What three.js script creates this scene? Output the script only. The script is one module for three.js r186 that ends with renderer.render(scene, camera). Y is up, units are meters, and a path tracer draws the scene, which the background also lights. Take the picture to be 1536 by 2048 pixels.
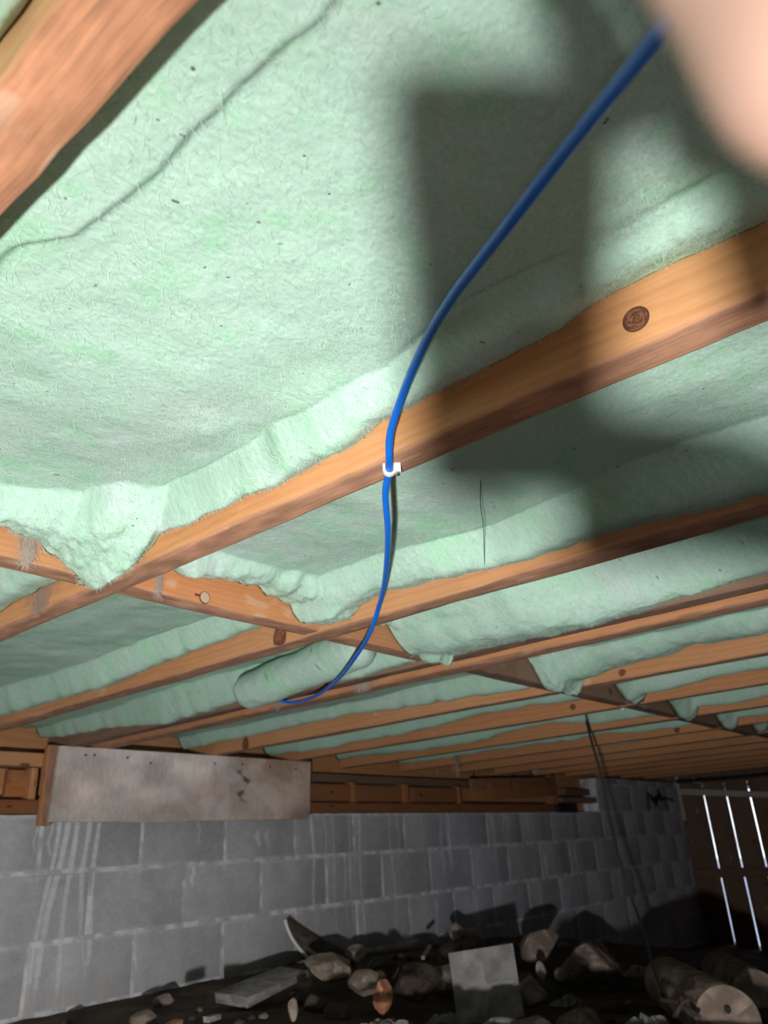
import * as THREE from 'three';
import { MarchingCubes } from 'three/addons/objects/MarchingCubes.js';
import { toCreasedNormals, mergeGeometries } from 'three/addons/utils/BufferGeometryUtils.js';

// ------------------------------------------------------------------ camera, sky, light, exposure
const scene = new THREE.Scene();
const camera = new THREE.PerspectiveCamera(2 * Math.atan(1024 / 1540) * 180 / Math.PI, 0.75, 0.004, 120);
{
  const m = new THREE.Matrix4().makeBasis(new THREE.Vector3(0.64098, -0.05594, 0.76551), new THREE.Vector3(-0.27660, 0.91350, 0.29836), new THREE.Vector3(-0.71598, -0.40298, 0.57006));
  camera.quaternion.setFromRotationMatrix(m);
}
camera.position.set(0, 0, 0);
camera.focus = 0.85; camera.userData.fStop = 8;
scene.add(camera);
const renderer = new THREE.WebGLRenderer();
renderer.toneMapping = THREE.LinearToneMapping;
renderer.toneMappingExposure = 1.32;
renderer.shadowMap.enabled = true;
const LAMP = new THREE.Vector3(-0.272, -0.3045, 0.099);       // work lamp lying on the dirt, a hand's breadth behind the phone
const lampAim = new THREE.Vector3(0.71, -0.06, -0.70).normalize();
const spot = new THREE.SpotLight(new THREE.Color(1.0, 0.985, 0.96), 9.8, 30, 1.3, 1.0, 2);
spot.position.copy(LAMP).addScaledVector(lampAim, 0.012); spot.target.position.copy(LAMP).addScaledVector(lampAim, 2);
spot.castShadow = true; spot.shadow.radius = 0.9; spot.shadow.mapSize.set(2048, 2048);
scene.add(spot, spot.target);
{ // bright overcast daylight outside, seen through the gaps between the boards
  const W = 256, H = 128, d = new Uint8Array(W * H * 4);
  for (let y = 0; y < H; y++) for (let x = 0; x < W; x++) {
    const e = (y / (H - 1)) * 2 - 1, k = (y * W + x) * 4, t = Math.max(0, e);
    d[k] = 236 - 46 * t; d[k + 1] = 244 - 30 * t; d[k + 2] = 255; d[k + 3] = 255;
  }
  const sky = new THREE.DataTexture(d, W, H); sky.colorSpace = THREE.SRGBColorSpace; sky.mapping = THREE.EquirectangularReflectionMapping; sky.magFilter = THREE.LinearFilter; sky.needsUpdate = true;
  scene.background = sky; scene.backgroundIntensity = 4;
}

// ------------------------------------------------------------------ helpers
function rng(seed) { let s = (seed * 2654435761) >>> 0 || 1; return () => { s ^= s << 13; s >>>= 0; s ^= s >>> 17; s ^= s << 5; s >>>= 0; return s / 4294967296; }; }
const PERM = (() => { const r = rng(77), p = new Uint16Array(4096); for (let i = 0; i < 4096; i++) p[i] = Math.floor(r() * 65536); return p; })();
const hsh = (x, y, z) => PERM[(PERM[(PERM[x & 4095] + y) & 4095] + z) & 4095] / 65535;
function noise3(x, y, z) {
  const xi = Math.floor(x), yi = Math.floor(y), zi = Math.floor(z);
  let u = x - xi, v = y - yi, w = z - zi; u = u * u * (3 - 2 * u); v = v * v * (3 - 2 * v); w = w * w * (3 - 2 * w);
  const L = (a, b, t) => a + (b - a) * t;
  return 2 * L(L(L(hsh(xi, yi, zi), hsh(xi + 1, yi, zi), u), L(hsh(xi, yi + 1, zi), hsh(xi + 1, yi + 1, zi), u), v),
    L(L(hsh(xi, yi, zi + 1), hsh(xi + 1, yi, zi + 1), u), L(hsh(xi, yi + 1, zi + 1), hsh(xi + 1, yi + 1, zi + 1), u), v), w) - 1;
}
function noise2(x, y, s = 0) {
  const xi = Math.floor(x), yi = Math.floor(y); let u = x - xi, v = y - yi; u = u * u * (3 - 2 * u); v = v * v * (3 - 2 * v);
  const a = hsh(xi, yi, s), b = hsh(xi + 1, yi, s), c = hsh(xi, yi + 1, s), d = hsh(xi + 1, yi + 1, s);
  return 2 * (a + (b - a) * u + (c - a) * v + (a - b - c + d) * u * v) - 1;
}
const fbm2 = (x, y, o = 4, s = 0) => { let a = 0, k = 0.5; for (let i = 0; i < o; i++) { a += k * noise2(x, y, s + i * 7); x *= 2.03; y *= 2.03; k *= 0.5; } return a; };
const fbm3 = (x, y, z, o = 4) => { let a = 0, k = 0.5; for (let i = 0; i < o; i++) { a += k * noise3(x, y, z); x *= 2.03; y *= 2.03; z *= 2.03; k *= 0.5; } return a; };
const clamp = (x, a = 0, b = 1) => Math.min(b, Math.max(a, x));
const sst = (a, b, x) => { const t = clamp((x - a) / (b - a)); return t * t * (3 - 2 * t); };
const mix = (a, b, t) => a + (b - a) * t;
const curve = (pts) => (x) => { if (x <= pts[0][0]) return pts[0][1]; for (let i = 1; i < pts.length; i++) if (x <= pts[i][0]) { const [a, p] = pts[i - 1], [b, q] = pts[i], t = (x - a) / (b - a); return p + (q - p) * t * t * (3 - 2 * t); } return pts[pts.length - 1][1]; };
function tex(w, h, fn, { srgb = true, rx = 1, ry = 1 } = {}) {
  const d = new Uint8Array(w * h * 4), o = [0, 0, 0];
  for (let y = 0; y < h; y++) for (let x = 0; x < w; x++) { fn(x, y, o); const k = (y * w + x) * 4; d[k] = clamp(o[0], 0, 255); d[k + 1] = clamp(o[1], 0, 255); d[k + 2] = clamp(o[2], 0, 255); d[k + 3] = 255; }
  return wrap(new THREE.DataTexture(d, w, h), srgb, rx, ry);
}
function wrap(t, srgb, rx, ry) {
  if (srgb) t.colorSpace = THREE.SRGBColorSpace;
  t.wrapS = t.wrapT = THREE.RepeatWrapping; t.magFilter = THREE.LinearFilter; t.minFilter = THREE.LinearMipmapLinearFilter; t.generateMipmaps = true; t.repeat.set(rx, ry); t.needsUpdate = true; return t;
}
const used = {};
function numbered(name) { const n = used[name] = (used[name] ?? -1) + 1; return n ? `${name}_${String(n).padStart(3, '0')}` : name; }
function mesh(name, geo, mat, parent = scene) {
  const m = new THREE.Mesh(geo, mat); m.name = numbered(name); m.castShadow = m.receiveShadow = true; parent.add(m); return m;
}
function tag(o, label, category, group) { o.userData.label = label; o.userData.category = category; if (group) o.userData.group = group; return o; }
function group(name, x, y, z) { const g = new THREE.Group(); g.name = numbered(name); g.position.set(x, y, z); scene.add(g); return g; }
function structure(o) { o.userData.kind = 'structure'; return o; }
const std = (o) => new THREE.MeshStandardMaterial({ roughness: 0.9, ...o });
// box with rounded edges and uv in metres
function box(w, h, d, r = 0.003, jitter = 0, seed = 1) {
  const s = new THREE.Shape(), a = w / 2 - r, b = h / 2 - r, R = rng(seed), j = () => (R() - 0.5) * 2 * jitter;
  s.moveTo(-a + j(), -b + j()); s.lineTo(a + j(), -b + j()); s.lineTo(a + j(), b + j()); s.lineTo(-a + j(), b + j()); s.closePath();
  const g = new THREE.ExtrudeGeometry(s, { depth: Math.max(0.0005, d - 2 * r), bevelEnabled: true, bevelThickness: r, bevelSize: r, bevelSegments: 2, curveSegments: 4 });
  g.translate(0, 0, -Math.max(0.0005, d - 2 * r) / 2); return toCreasedNormals(g, 0.7);
}
// timber swept along +Z, base at the middle of its underside; u runs along the grain, v: 0-0.05 m underside, 0.05-0.2 m faces
function timber(w, H, len, { r = 0.004, seg = 40, seed = 1, wob = 0.0012, wane = null, uo = 0 } = {}) {
  const P = [], hw = w / 2;
  const arc = (cx, cy, a0, v0, v1) => { for (let i = 0; i <= 3; i++) { const a = a0 + i / 3 * Math.PI / 2; P.push([cx + r * Math.cos(a), cy + r * Math.sin(a), mix(v0, v1, i / 3)]); } };
  arc(hw - r, r, -Math.PI / 2, 0.045, 0.055); arc(hw - r, H - r, 0, 0.19, 0.2); arc(-hw + r, H - r, Math.PI / 2, 0.2, 0.19); arc(-hw + r, r, Math.PI, 0.055, 0.045);
  const extra = []; const n0 = P.length;
  for (let i = 0; i < n0; i++) {      // a few points along each face so that it can wander
    extra.push(P[i]); const q = P[(i + 1) % n0], d = Math.hypot(q[0] - P[i][0], q[1] - P[i][1]);
    if (i === n0 - 1) { extra.push([P[i][0], P[i][1], 0.045]); for (let k = 1; k < 4; k++) extra.push([mix(P[i][0], q[0], k / 4), 0, mix(0.045, 0, k / 4) + 0.002]); extra.push([q[0], q[1], 0.001]); extra.push([q[0], q[1], 0.045]); }
    else if (d > 0.03) for (let k = 1; k < 4; k++) extra.push([mix(P[i][0], q[0], k / 4), mix(P[i][1], q[1], k / 4), mix(P[i][2], q[2], k / 4)]);
  }
  const Q = extra.slice(0, -1), n = Q.length, pos = [], uv = [], idx = [];
  for (let s = 0; s <= seg; s++) {
    const z = s / seg * len;
    for (let i = 0; i <= n; i++) {
      let [x, y, v] = Q[i % n]; if (i === n) v = Q[n - 1][2];
      const f = 1 + (wane ? wane(z, x, y) : 0);
      x = x + wob * noise3(z * 6 + seed * 9, x * 40, y * 40) * 1.6 + wob * 0.8 * noise3(z * 40, x * 60 + seed, y * 60);
      y = y * f + wob * noise3(z * 5 + seed * 5, x * 40 + 9, y * 30);
      pos.push(x, y, z); uv.push((z + uo) / 2.048, v / 0.256);
    }
  }
  for (let s = 0; s < seg; s++) for (let i = 0; i < n; i++) { const a = s * (n + 1) + i, b = a + n + 1; idx.push(a, a + 1, b, b, a + 1, b + 1); }
  for (const s of [0, seg]) {         // end grain
    const c = pos.length / 3; pos.push(0, H / 2, s / seg * len); uv.push(0.3, 0.1);
    const st = pos.length / 3; for (let i = 0; i <= n; i++) { const k = (s * (n + 1) + i) * 3; pos.push(pos[k], pos[k + 1], pos[k + 2]); uv.push(0.3 + pos[k] / 2, 0.4 + pos[k + 1] / 0.5); }
    for (let i = 0; i < n; i++) s ? idx.push(c, st + i, st + i + 1) : idx.push(c, st + i + 1, st + i);
  }
  const g = new THREE.BufferGeometry(); g.setAttribute('position', new THREE.Float32BufferAttribute(pos, 3)); g.setAttribute('uv', new THREE.Float32BufferAttribute(uv, 2)); g.setIndex(idx);
  return toCreasedNormals(g, 0.75);
}
function boxUV(g, s = 1) {            // uv in metres by the dominant axis
  g = g.index ? g.toNonIndexed() : g; const p = g.attributes.position, n = g.attributes.normal, uv = new Float32Array(p.count * 2);
  for (let i = 0; i < p.count; i++) { const ax = Math.abs(n.getX(i)), ay = Math.abs(n.getY(i)), az = Math.abs(n.getZ(i)); const [a, b] = ax > ay && ax > az ? [p.getZ(i), p.getY(i)] : ay > az ? [p.getX(i), p.getZ(i)] : [p.getX(i), p.getY(i)]; uv[2 * i] = a / s; uv[2 * i + 1] = b / s; }
  g.setAttribute('uv', new THREE.BufferAttribute(uv, 2)); return g;
}
function tube(pts, r, seg = 80, sides = 10) { const c = new THREE.CatmullRomCurve3(pts.map((p) => new THREE.Vector3(...p)), false, 'centripetal'); return new THREE.TubeGeometry(c, seg, r, sides, false); }
function closedTube(pts, r, seg, sides) { const g = tube(pts, r, seg, sides), c = new THREE.CatmullRomCurve3(pts.map((p) => new THREE.Vector3(...p)), false, 'centripetal'); const e = [0, 1].map((t) => { const s = new THREE.SphereGeometry(r, sides, 8), p = c.getPoint(t); s.translate(p.x, p.y, p.z); return s; }); return mergeGeometries([g, ...e]); }
function rock(seed, sx, sy, sz, { cuts = 16, rough = 0.07, detail = 12, crease = 0.45 } = {}) {
  const R = rng(seed * 13 + 5), pl = [];
  for (let i = 0; i < cuts; i++) { const v = new THREE.Vector3(R() * 2 - 1, R() * 2 - 1, R() * 2 - 1).normalize(); pl.push([v, 0.62 + R() * 0.3]); }
  const g = new THREE.IcosahedronGeometry(1, detail), p = g.attributes.position, v = new THREE.Vector3();
  for (let i = 0; i < p.count; i++) {
    v.fromBufferAttribute(p, i).normalize(); let r = 1; for (const [n, d] of pl) { const c = n.dot(v); if (c > 0.01) r = Math.min(r, d / c); }
    r *= 1 + rough * fbm3(v.x * 3 + seed, v.y * 3, v.z * 3, 4); p.setXYZ(i, v.x * r * sx, v.y * r * sy, v.z * r * sz);
  }
  g.deleteAttribute('uv'); g.computeVertexNormals(); return boxUV(toCreasedNormals(g, crease), 0.5);
}

// ------------------------------------------------------------------ textures and materials
function woodTexture(seed, { knots = [], light = [206, 154, 108], dark = [164, 110, 70], under = [172, 128, 102], stain = 1 } = {}, w = 2048, h = 256) {
  const R = rng(seed), ks = [...knots]; if (!knots.length) for (let i = 0; i < 4; i++) ks.push([0.15 + i * 0.5 + R() * 0.3, 0.06 + R() * 0.09, 0.007 + R() * 0.008]);
  return tex(w, h, (x, y, o) => {
    const X = x / w * 2.048, Y0 = y / h * 0.256; let Y = Y0 + 0.016 * fbm2(X * 1.3 + seed, Y0 * 5, 3, 3) + 0.002 * noise2(X * 9, Y0 * 60, 5), kn = 0, ring = 0;
    for (const [kx, ky, r] of ks) {
      const dx = X - kx, dy = Y0 - ky, q = (dx / (r * 3.2)) ** 2 + (dy / (r * 2.2)) ** 2; if (q > 6) continue;
      Y += Math.sign(dy) * r * 1.1 * Math.exp(-q); const d = Math.hypot(dx * 0.85, dy) / r * (1 + 0.12 * noise2(X * 90, Y0 * 90));
      kn = Math.max(kn, 1 - sst(0.86, 1.05, d)); ring = Math.max(ring, Math.exp(-(((d - 0.95) / 0.16) ** 2)));
    }
    const g = Y * 105 + 1.2 * fbm2(X * 3, Y * 20, 2, 11), fr = g - Math.floor(g), late = sst(0.35, 0.92, fr) * (1 - sst(0.94, 1, fr));
    const fine = noise2(X * 22, Y0 * 1500, 31) * 0.6 + noise2(X * 60, Y0 * 700, 37) * 0.5;
    let t = clamp(0.28 + 0.2 * late + 0.14 * fine + 0.3 * stain * fbm2(X * 2.2 + seed * 3, Y0 * 14, 4, 41));
    const bot = 1 - sst(0.044, 0.056, Y0);
    for (let c = 0; c < 3; c++) {
      let a = mix(light[c], dark[c], t); a = mix(a, under[c] * (1 + 0.10 * fine - 0.05 * late + 0.24 * fbm2(X * 26, Y0 * 60 + seed, 5, 51)), bot * 0.92);
      if (kn) a = mix(a, [128, 74, 46][c] * (0.85 + 0.3 * noise2(X * 200, Y0 * 200, 61)), kn * 0.85); a = mix(a, [66, 40, 26][c], ring * 0.75); o[c] = a;
    }
    const pale = sst(0.42, 0.6, fbm2(X * 16 + 7 * seed, Y0 * 40, 3, 71)); for (let c = 0; c < 3; c++) o[c] = mix(o[c], [206, 182, 164][c], pale * 0.4);
  });
}
const wood = (seed, o) => { const t = woodTexture(seed, o); return std({ map: t, bumpMap: t, bumpScale: 0.00025, roughness: 0.82 }); };
const W_A = wood(1), W_B = wood(5, { light: [202, 146, 100], dark: [156, 102, 64] }), W_C = wood(9, { light: [200, 146, 100], dark: [150, 98, 62], under: [150, 112, 92] });
const W_CLIP = wood(13, { knots: [[0.9, 0.13, 0.009]], light: [216, 162, 112], dark: [176, 118, 72] });
const W_NEAR = wood(17, { knots: [[0.5, 0.15, 0.01]], light: [196, 156, 110], dark: [172, 126, 84], under: [184, 130, 98] });
const W_BLOCK = wood(21, { knots: [[0.9, 0.15, 0.008]], light: [206, 142, 94], dark: [172, 108, 66] });
const W_GREY = wood(25, { light: [150, 118, 96], dark: [112, 84, 66], under: [126, 100, 84] });
const W_BOARD = wood(29, { light: [132, 106, 84], dark: [92, 72, 56], under: [118, 94, 76] });
// glass wool
function woolTexture() {
  const N = 2048, c = document.createElement('canvas'); c.width = c.height = N; const g = c.getContext('2d'), im = g.createImageData(N, N), d = im.data;
  for (let y = 0; y < N; y++) for (let x = 0; x < N; x++) {
    const X = x / N, Y = y / N, e = Math.min(X, Y, 1 - X, 1 - Y), f = fbm2(X * 7, Y * 7, 4, 3), st = fbm2(X * 16 + Y * 9, Y * 22 - X * 12, 4, 9), fi = noise2(X * 420 + Y * 130, Y * 420, 15) * 0.5 + noise2(X * 200, Y * 300 + X * 90, 19) * 0.5;
    const gr = 0.62 * sst(0.05, 0.7, fbm2(X * 30 + Y * 22, Y * 34 - X * 20, 4, 9) + 0.35 * f), wh = sst(0.1, 0.55, fbm2(X * 9 + 4, Y * 9 + 8, 4, 27)); const k = (y * N + x) * 4;
    d[k] = mix(mix(192, 160, gr * 0.8), 212, wh * 0.6) + fi * 9; d[k + 1] = mix(mix(226, 228, gr), 226, wh * 0.6) + fi * 8; d[k + 2] = mix(mix(208, 178, gr * 0.8), 222, wh * 0.6) + fi * 9; d[k + 3] = 255;
  }
  g.putImageData(im, 0, 0); const R = rng(404); g.lineCap = 'round';
  for (let i = 0; i < 95000; i++) {                                  // fibres
    const x = R() * N, y = R() * N, a = 0.9 + (R() - 0.5) * 2.4 + (R() < 0.2 ? 1.2 : 0), l = 4 + R() * 13, w = R() < 0.55; g.strokeStyle = w ? `rgba(246,255,250,${0.08 + R() * R() * 0.5})` : `rgba(112,168,132,${0.06 + R() * 0.16})`; g.lineWidth = 0.6 + R() * 0.8;
    g.beginPath(); g.moveTo(x, y); g.quadraticCurveTo(x + Math.cos(a) * l * 0.5 + (R() - 0.5) * 6, y + Math.sin(a) * l * 0.5 + (R() - 0.5) * 6, x + Math.cos(a) * l, y + Math.sin(a) * l); g.stroke();
  }
  for (let i = 0; i < 210; i++) {                                    // dirt flecks caught in the wool
    const x = R() * N, y = R() * N, a = R() * 6.3, l = 0.5 + R() * R() * R() * 12; g.strokeStyle = `rgba(${58 + R() * 30},${74 + R() * 24},${70 + R() * 20},${0.35 + R() * 0.5})`; g.lineWidth = 2 + R() * 3.5;
    g.beginPath(); g.moveTo(x, y); g.lineTo(x + Math.cos(a) * l, y + Math.sin(a) * l); g.stroke();
  }
  const t = new THREE.CanvasTexture(c); return wrap(t, true, 1, 1);
}
const woolMap = woolTexture();
const woolBump = tex(1024, 1024, (x, y, o) => { const X = x / 1024, Y = y / 1024; o[0] = o[1] = o[2] = 128 + 70 * (noise2(X * 260 + Y * 80, Y * 260, 3) * 0.5 + fbm2(X * 60, Y * 60 + X * 20, 4, 8)); }, { srgb: false });
const M_WOOL = std({ map: woolMap, color: new THREE.Color(0.76, 0.77, 0.76), bumpMap: woolBump, bumpScale: 0.0018, roughness: 1 });
const speckle = (a, b, n, seed, size = 512) => tex(size, size, (x, y, o) => { const X = x / size, Y = y / size, t = clamp(0.5 + n * fbm2(X * 12 + seed, Y * 12, 5, seed) + 0.12 * noise2(X * 240, Y * 240, seed)); for (let c = 0; c < 3; c++) o[c] = mix(a[c], b[c], t); });
const dirtMap = speckle([58, 46, 36], [98, 80, 62], 1.1, 3, 1024), stoneMap = speckle([118, 104, 94], [172, 154, 140], 1.2, 7), greyMap = speckle([120, 118, 116], [168, 164, 160], 1.0, 11), darkMap = speckle([56, 48, 42], [98, 86, 76], 1.2, 13), mortarMap = speckle([176, 176, 182], [222, 222, 226], 1.6, 17), brickMap = speckle([160, 104, 76], [206, 150, 116], 1, 19);
const M_DIRT = std({ map: dirtMap, bumpMap: dirtMap, bumpScale: 0.01, roughness: 1 }), M_STONE = std({ map: stoneMap, bumpMap: stoneMap, bumpScale: 0.003 }), M_GREY = std({ map: greyMap, bumpMap: greyMap, bumpScale: 0.002 }), M_DARK = std({ map: darkMap, bumpMap: darkMap, bumpScale: 0.003 }), M_MORTAR = std({ map: mortarMap, bumpMap: mortarMap, bumpScale: 0.003 }), M_BRICK = std({ map: brickMap, bumpMap: brickMap, bumpScale: 0.003 });
const M_WHITE = std({ color: 0xe8e8e6, roughness: 0.45 }), M_STEEL = std({ color: 0x9a9a9a, metalness: 0.9, roughness: 0.4 }), M_BLACK = std({ color: 0x17181a, roughness: 0.6 }), M_BLUE = new THREE.MeshPhysicalMaterial({ color: 0x0b6ddc, roughness: 0.48, clearcoat: 0.15 }), M_PALE = std({ color: 0xb4b0aa, roughness: 0.85 });
const M_FILM = new THREE.MeshPhysicalMaterial({ color: 0xb9b7b2, roughness: 0.22, transmission: 0.7, thickness: 0 });
// the block wall: one 6.4 x 1.6 m print of cement tones, run marks and lime streaks, shared by the blocks
const wallMap = (() => {
  const w = 2048, h = 512, c = document.createElement('canvas'); c.width = w; c.height = h; const g = c.getContext('2d'), im = g.createImageData(w, h), d = im.data, s = w / 6.4;
  for (let y = 0; y < h; y++) for (let x = 0; x < w; x++) {
    const X = x / s, Y = y / s, k = (y * w + x) * 4, n = 0.6 * fbm2(X * 3, Y * 3, 4, 5) + 0.35 * fbm2(X * 10, Y * 1.2, 3, 9) + 0.25 * fbm2(X * 30, Y * 30, 3, 12), blue = sst(0.05, 0.5, fbm2(X * 1.4 + 3, Y * 0.7, 3, 21)), b = 172 + n * 40 + noise2(X * 160, Y * 160, 3) * 7;
    d[k] = b - 4 * blue; d[k + 1] = b - 0 * blue; d[k + 2] = b + 4 + 10 * blue; d[k + 3] = 255;
  }
  g.putImageData(im, 0, 0); const R = rng(31), X = (x) => (x - 0.9) * s, Y = (y) => (0.6 - y) * s;
  const run = (x, y0, y1, dx, wd, a) => { const n = 14; for (let i = 0; i < n; i++) { const t = i / n, u = (i + 1) / n; g.strokeStyle = `rgba(214,214,222,${a * (0.65 + R() * 0.5) * (1 - 0.4 * t)})`; g.lineWidth = wd * s * (0.7 + R() * 0.6); g.beginPath(); g.moveTo(X(x + dx * t + 0.006 * Math.sin(t * 7 + x * 9)), Y(mix(y0, y1, t))); g.lineTo(X(x + dx * u + 0.006 * Math.sin(u * 7 + x * 9)), Y(mix(y0, y1, u))); g.stroke(); } };
  g.lineCap = 'round';
  const R2 = rng(55); for (const [jy, xs] of [[-0.0025, 1.753], [-0.2025, 1.565], [-0.3975, 1.753], [0.172, 1.565]]) { for (let x = 0.95; x < 7.2; x += 0.012) { g.fillStyle = `rgba(216,216,222,${0.10 + 0.30 * R2() * (0.6 + 0.4 * noise2(x * 3, jy * 50, 3))})`; g.beginPath(); g.ellipse(X(x), Y(jy + (R2() - 0.5) * 0.008), 4 + R2() * 5, (0.007 + R2() * 0.008) * s, 0, 0, 7); g.fill(); }
    for (let k = -3; k < 16; k++) for (let y = jy - 0.19; y < jy; y += 0.012) { g.fillStyle = `rgba(216,218,226,${0.1 + 0.26 * R2()})`; g.beginPath(); g.ellipse(X(xs + (jy === 0.172 || jy === -0.2025 ? 0.188 : -0.188) + k * 0.38 + (R2() - 0.5) * 0.006), Y(y), (0.004 + 0.006 * R2()) * s, 4, 0, 0, 7); g.fill(); } }   // smeared mortar
  for (const [x, dx, y1, wd] of [[1.46, -0.06, -0.36, 0.014], [1.49, -0.015, -0.36, 0.012], [1.535, 0.0, -0.2, 0.011], [1.57, 0.005, -0.28, 0.012], [1.43, -0.05, -0.38, 0.01]]) { run(x, 0.17, y1, dx, wd * 1.3, 0.9); run(x + 0.004, 0.17, y1, dx, wd, 0.6); };
  for (const [x, y0, y1, wd, a] of [[1.35, 0.16, 0.06, 0.008, 0.6], [1.40, 0.16, 0.05, 0.008, 0.6], [1.98, -0.0, -0.07, 0.014, 0.9], [2.0, 0.14, 0.07, 0.006, 0.5], [2.62, 0.16, -0.2, 0.016, 0.8], [2.7, 0.17, -0.1, 0.01, 0.5], [2.75, 0.17, -0.3, 0.012, 0.5], [2.82, 0.0, -0.3, 0.009, 0.6], [2.86, 0.17, -0.3, 0.012, 0.55], [2.93, 0.17, -0.34, 0.012, 0.7], [2.3, 0.1, 0.05, 0.02, 0.25], [2.35, 0.1, 0.05, 0.02, 0.2], [3.16, 0.16, -0.38, 0.012, 0.5], [1.56, -0.15, -0.32, 0.008, 0.6], [2.48, -0.2, -0.27, 0.009, 0.5], [1.75, -0.21, -0.36, 0.009, 0.75], [2.13, -0.21, -0.36, 0.008, 0.5]]) run(x, y0, y1, 0.008, wd, a);
  for (let i = 0; i < 46; i++) { const x = 3.2 + R() * 3.9, y0 = R() < 0.6 ? 0.17 : -0.05 - R() * 0.2; run(x, y0, y0 - 0.1 - R() * 0.45, (R() - 0.4) * 0.05, 0.008 + R() * 0.03, 0.16 + R() * 0.28); }
  for (let i = 0; i < 40; i++) { const x = 1 + R() * 6, y0 = -0.5 + R() * 0.6; g.fillStyle = `rgba(205,205,212,${0.1 + R() * 0.3})`; g.beginPath(); g.ellipse(X(x), Y(y0), 1 + R() * 4, 1 + R() * 3, 0, 0, 7); g.fill(); }
  for (let i = 0; i < 150; i++) { const x = 1.1 + R() * 1.45, y = -0.345 - 0.03 * R(); g.fillStyle = `rgba(186,180,178,${0.15 + R() * 0.35})`; g.beginPath(); g.ellipse(X(x), Y(y), 1.5 + R() * 3, 4 + R() * 14, 0, 0, 7); g.fill(); }   // lime bloom just above the dirt
  g.strokeStyle = 'rgba(20,20,26,0.85)'; g.fillStyle = 'rgba(22,22,28,0.8)'; g.lineWidth = 0.02 * s;   // black tar splash
  for (let i = 0; i < 26; i++) { const t = R(); g.beginPath(); g.ellipse(X(mix(6.42, 6.72, t)), Y(0.275 + 0.035 * Math.sin(t * 9) + (R() - 0.5) * 0.05), 5 + R() * 9, 3 + R() * 5, R() * 3, 0, 7); g.fill(); }
  for (const [a, b, e, f] of [[6.46, 0.28, 6.42, 0.18], [6.72, 0.29, 6.82, 0.19], [6.6, 0.27, 6.55, 0.2], [6.72, 0.27, 7.0, 0.26]]) { g.beginPath(); g.moveTo(X(a), Y(b)); g.quadraticCurveTo(X((a + e) / 2), Y(b + 0.02), X(e), Y(f)); g.stroke(); }
  const t = new THREE.CanvasTexture(c); return wrap(t, true, 1, 1);
})();
const M_WALL = std({ map: wallMap, bumpMap: wallMap, bumpScale: 0.002, roughness: 0.95 });
function wallUV(g, ox, oy) { const p = g.attributes.position, uv = new Float32Array(p.count * 2); for (let i = 0; i < p.count; i++) { uv[2 * i] = (p.getX(i) + ox - 0.9) / 6.4; uv[2 * i + 1] = 1 - (0.6 - (p.getY(i) + oy)) / 1.6; } g.setAttribute('uv', new THREE.BufferAttribute(uv, 2)); return g; }

// ------------------------------------------------------------------ the setting
const H0 = 0.385, ZW = -2.6, XR = 7.157;                             // underside of the joists, face of the block wall, face of the boarded wall
const hj = (x) => H0 + 0.015 * Math.max(0, x - 3.4);
function G(x, z) {                                                   // dirt level
  let y = -0.40 - 0.40 * sst(3.4, 7.2, x) - 0.12 * sst(1.6, 2.4, x) * sst(-2.45, -1.75, z) - 0.03 * sst(2.6, 3.2, x);
  y += 0.06 * Math.exp(-((x - 3.2) ** 2 + (z + 2.05) ** 2) / 0.08);
  y -= 0.06 * Math.exp(-((x + 0.27) ** 2 + (z - 0.10) ** 2) / 0.08);
  return y + 0.022 * fbm2(x * 2.6, z * 2.6, 4, 5) * (z > -0.6 ? 0.5 : 1);
}
{
  const x0 = -1.25, x1 = 7.3, z0 = -2.75, z1 = 1.45, nx = 230, nz = 120, pos = [], uv = [], idx = [];
  for (let j = 0; j <= nz; j++) for (let i = 0; i <= nx; i++) { const x = mix(x0, x1, i / nx), z = mix(z0, z1, j / nz); pos.push(x, G(x, z) + 0.006 * fbm2(x * 30, z * 30, 3, 9), z); uv.push(x / 1.3, z / 1.3); }
  for (let j = 0; j < nz; j++) for (let i = 0; i < nx; i++) { const a = j * (nx + 1) + i, b = a + nx + 1; idx.push(a, b, a + 1, a + 1, b, b + 1); }
  const g = new THREE.BufferGeometry(); g.setAttribute('position', new THREE.Float32BufferAttribute(pos, 3)); g.setAttribute('uv', new THREE.Float32BufferAttribute(uv, 2)); g.setIndex(idx); g.computeVertexNormals();
  structure(mesh('floor', g, M_DIRT));
  const yard = new THREE.PlaneGeometry(80, 80); yard.rotateX(-Math.PI / 2);
  const yd = structure(mesh('ground', yard, std({ color: 0xb4b8c2 }))); yd.position.set(2, -1.25, 0);
}
{ // floor deck above the joists
  const g = boxUV(box(8.6, 0.03, 4.3, 0.002)); const c = structure(mesh('ceiling', g, W_C)); c.position.set(3.05, H0 + 0.245, -0.65);
}
const wallBack = new THREE.Group(); wallBack.name = 'wall_back'; wallBack.position.set(0, 0, ZW); structure(wallBack); scene.add(wallBack);
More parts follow.
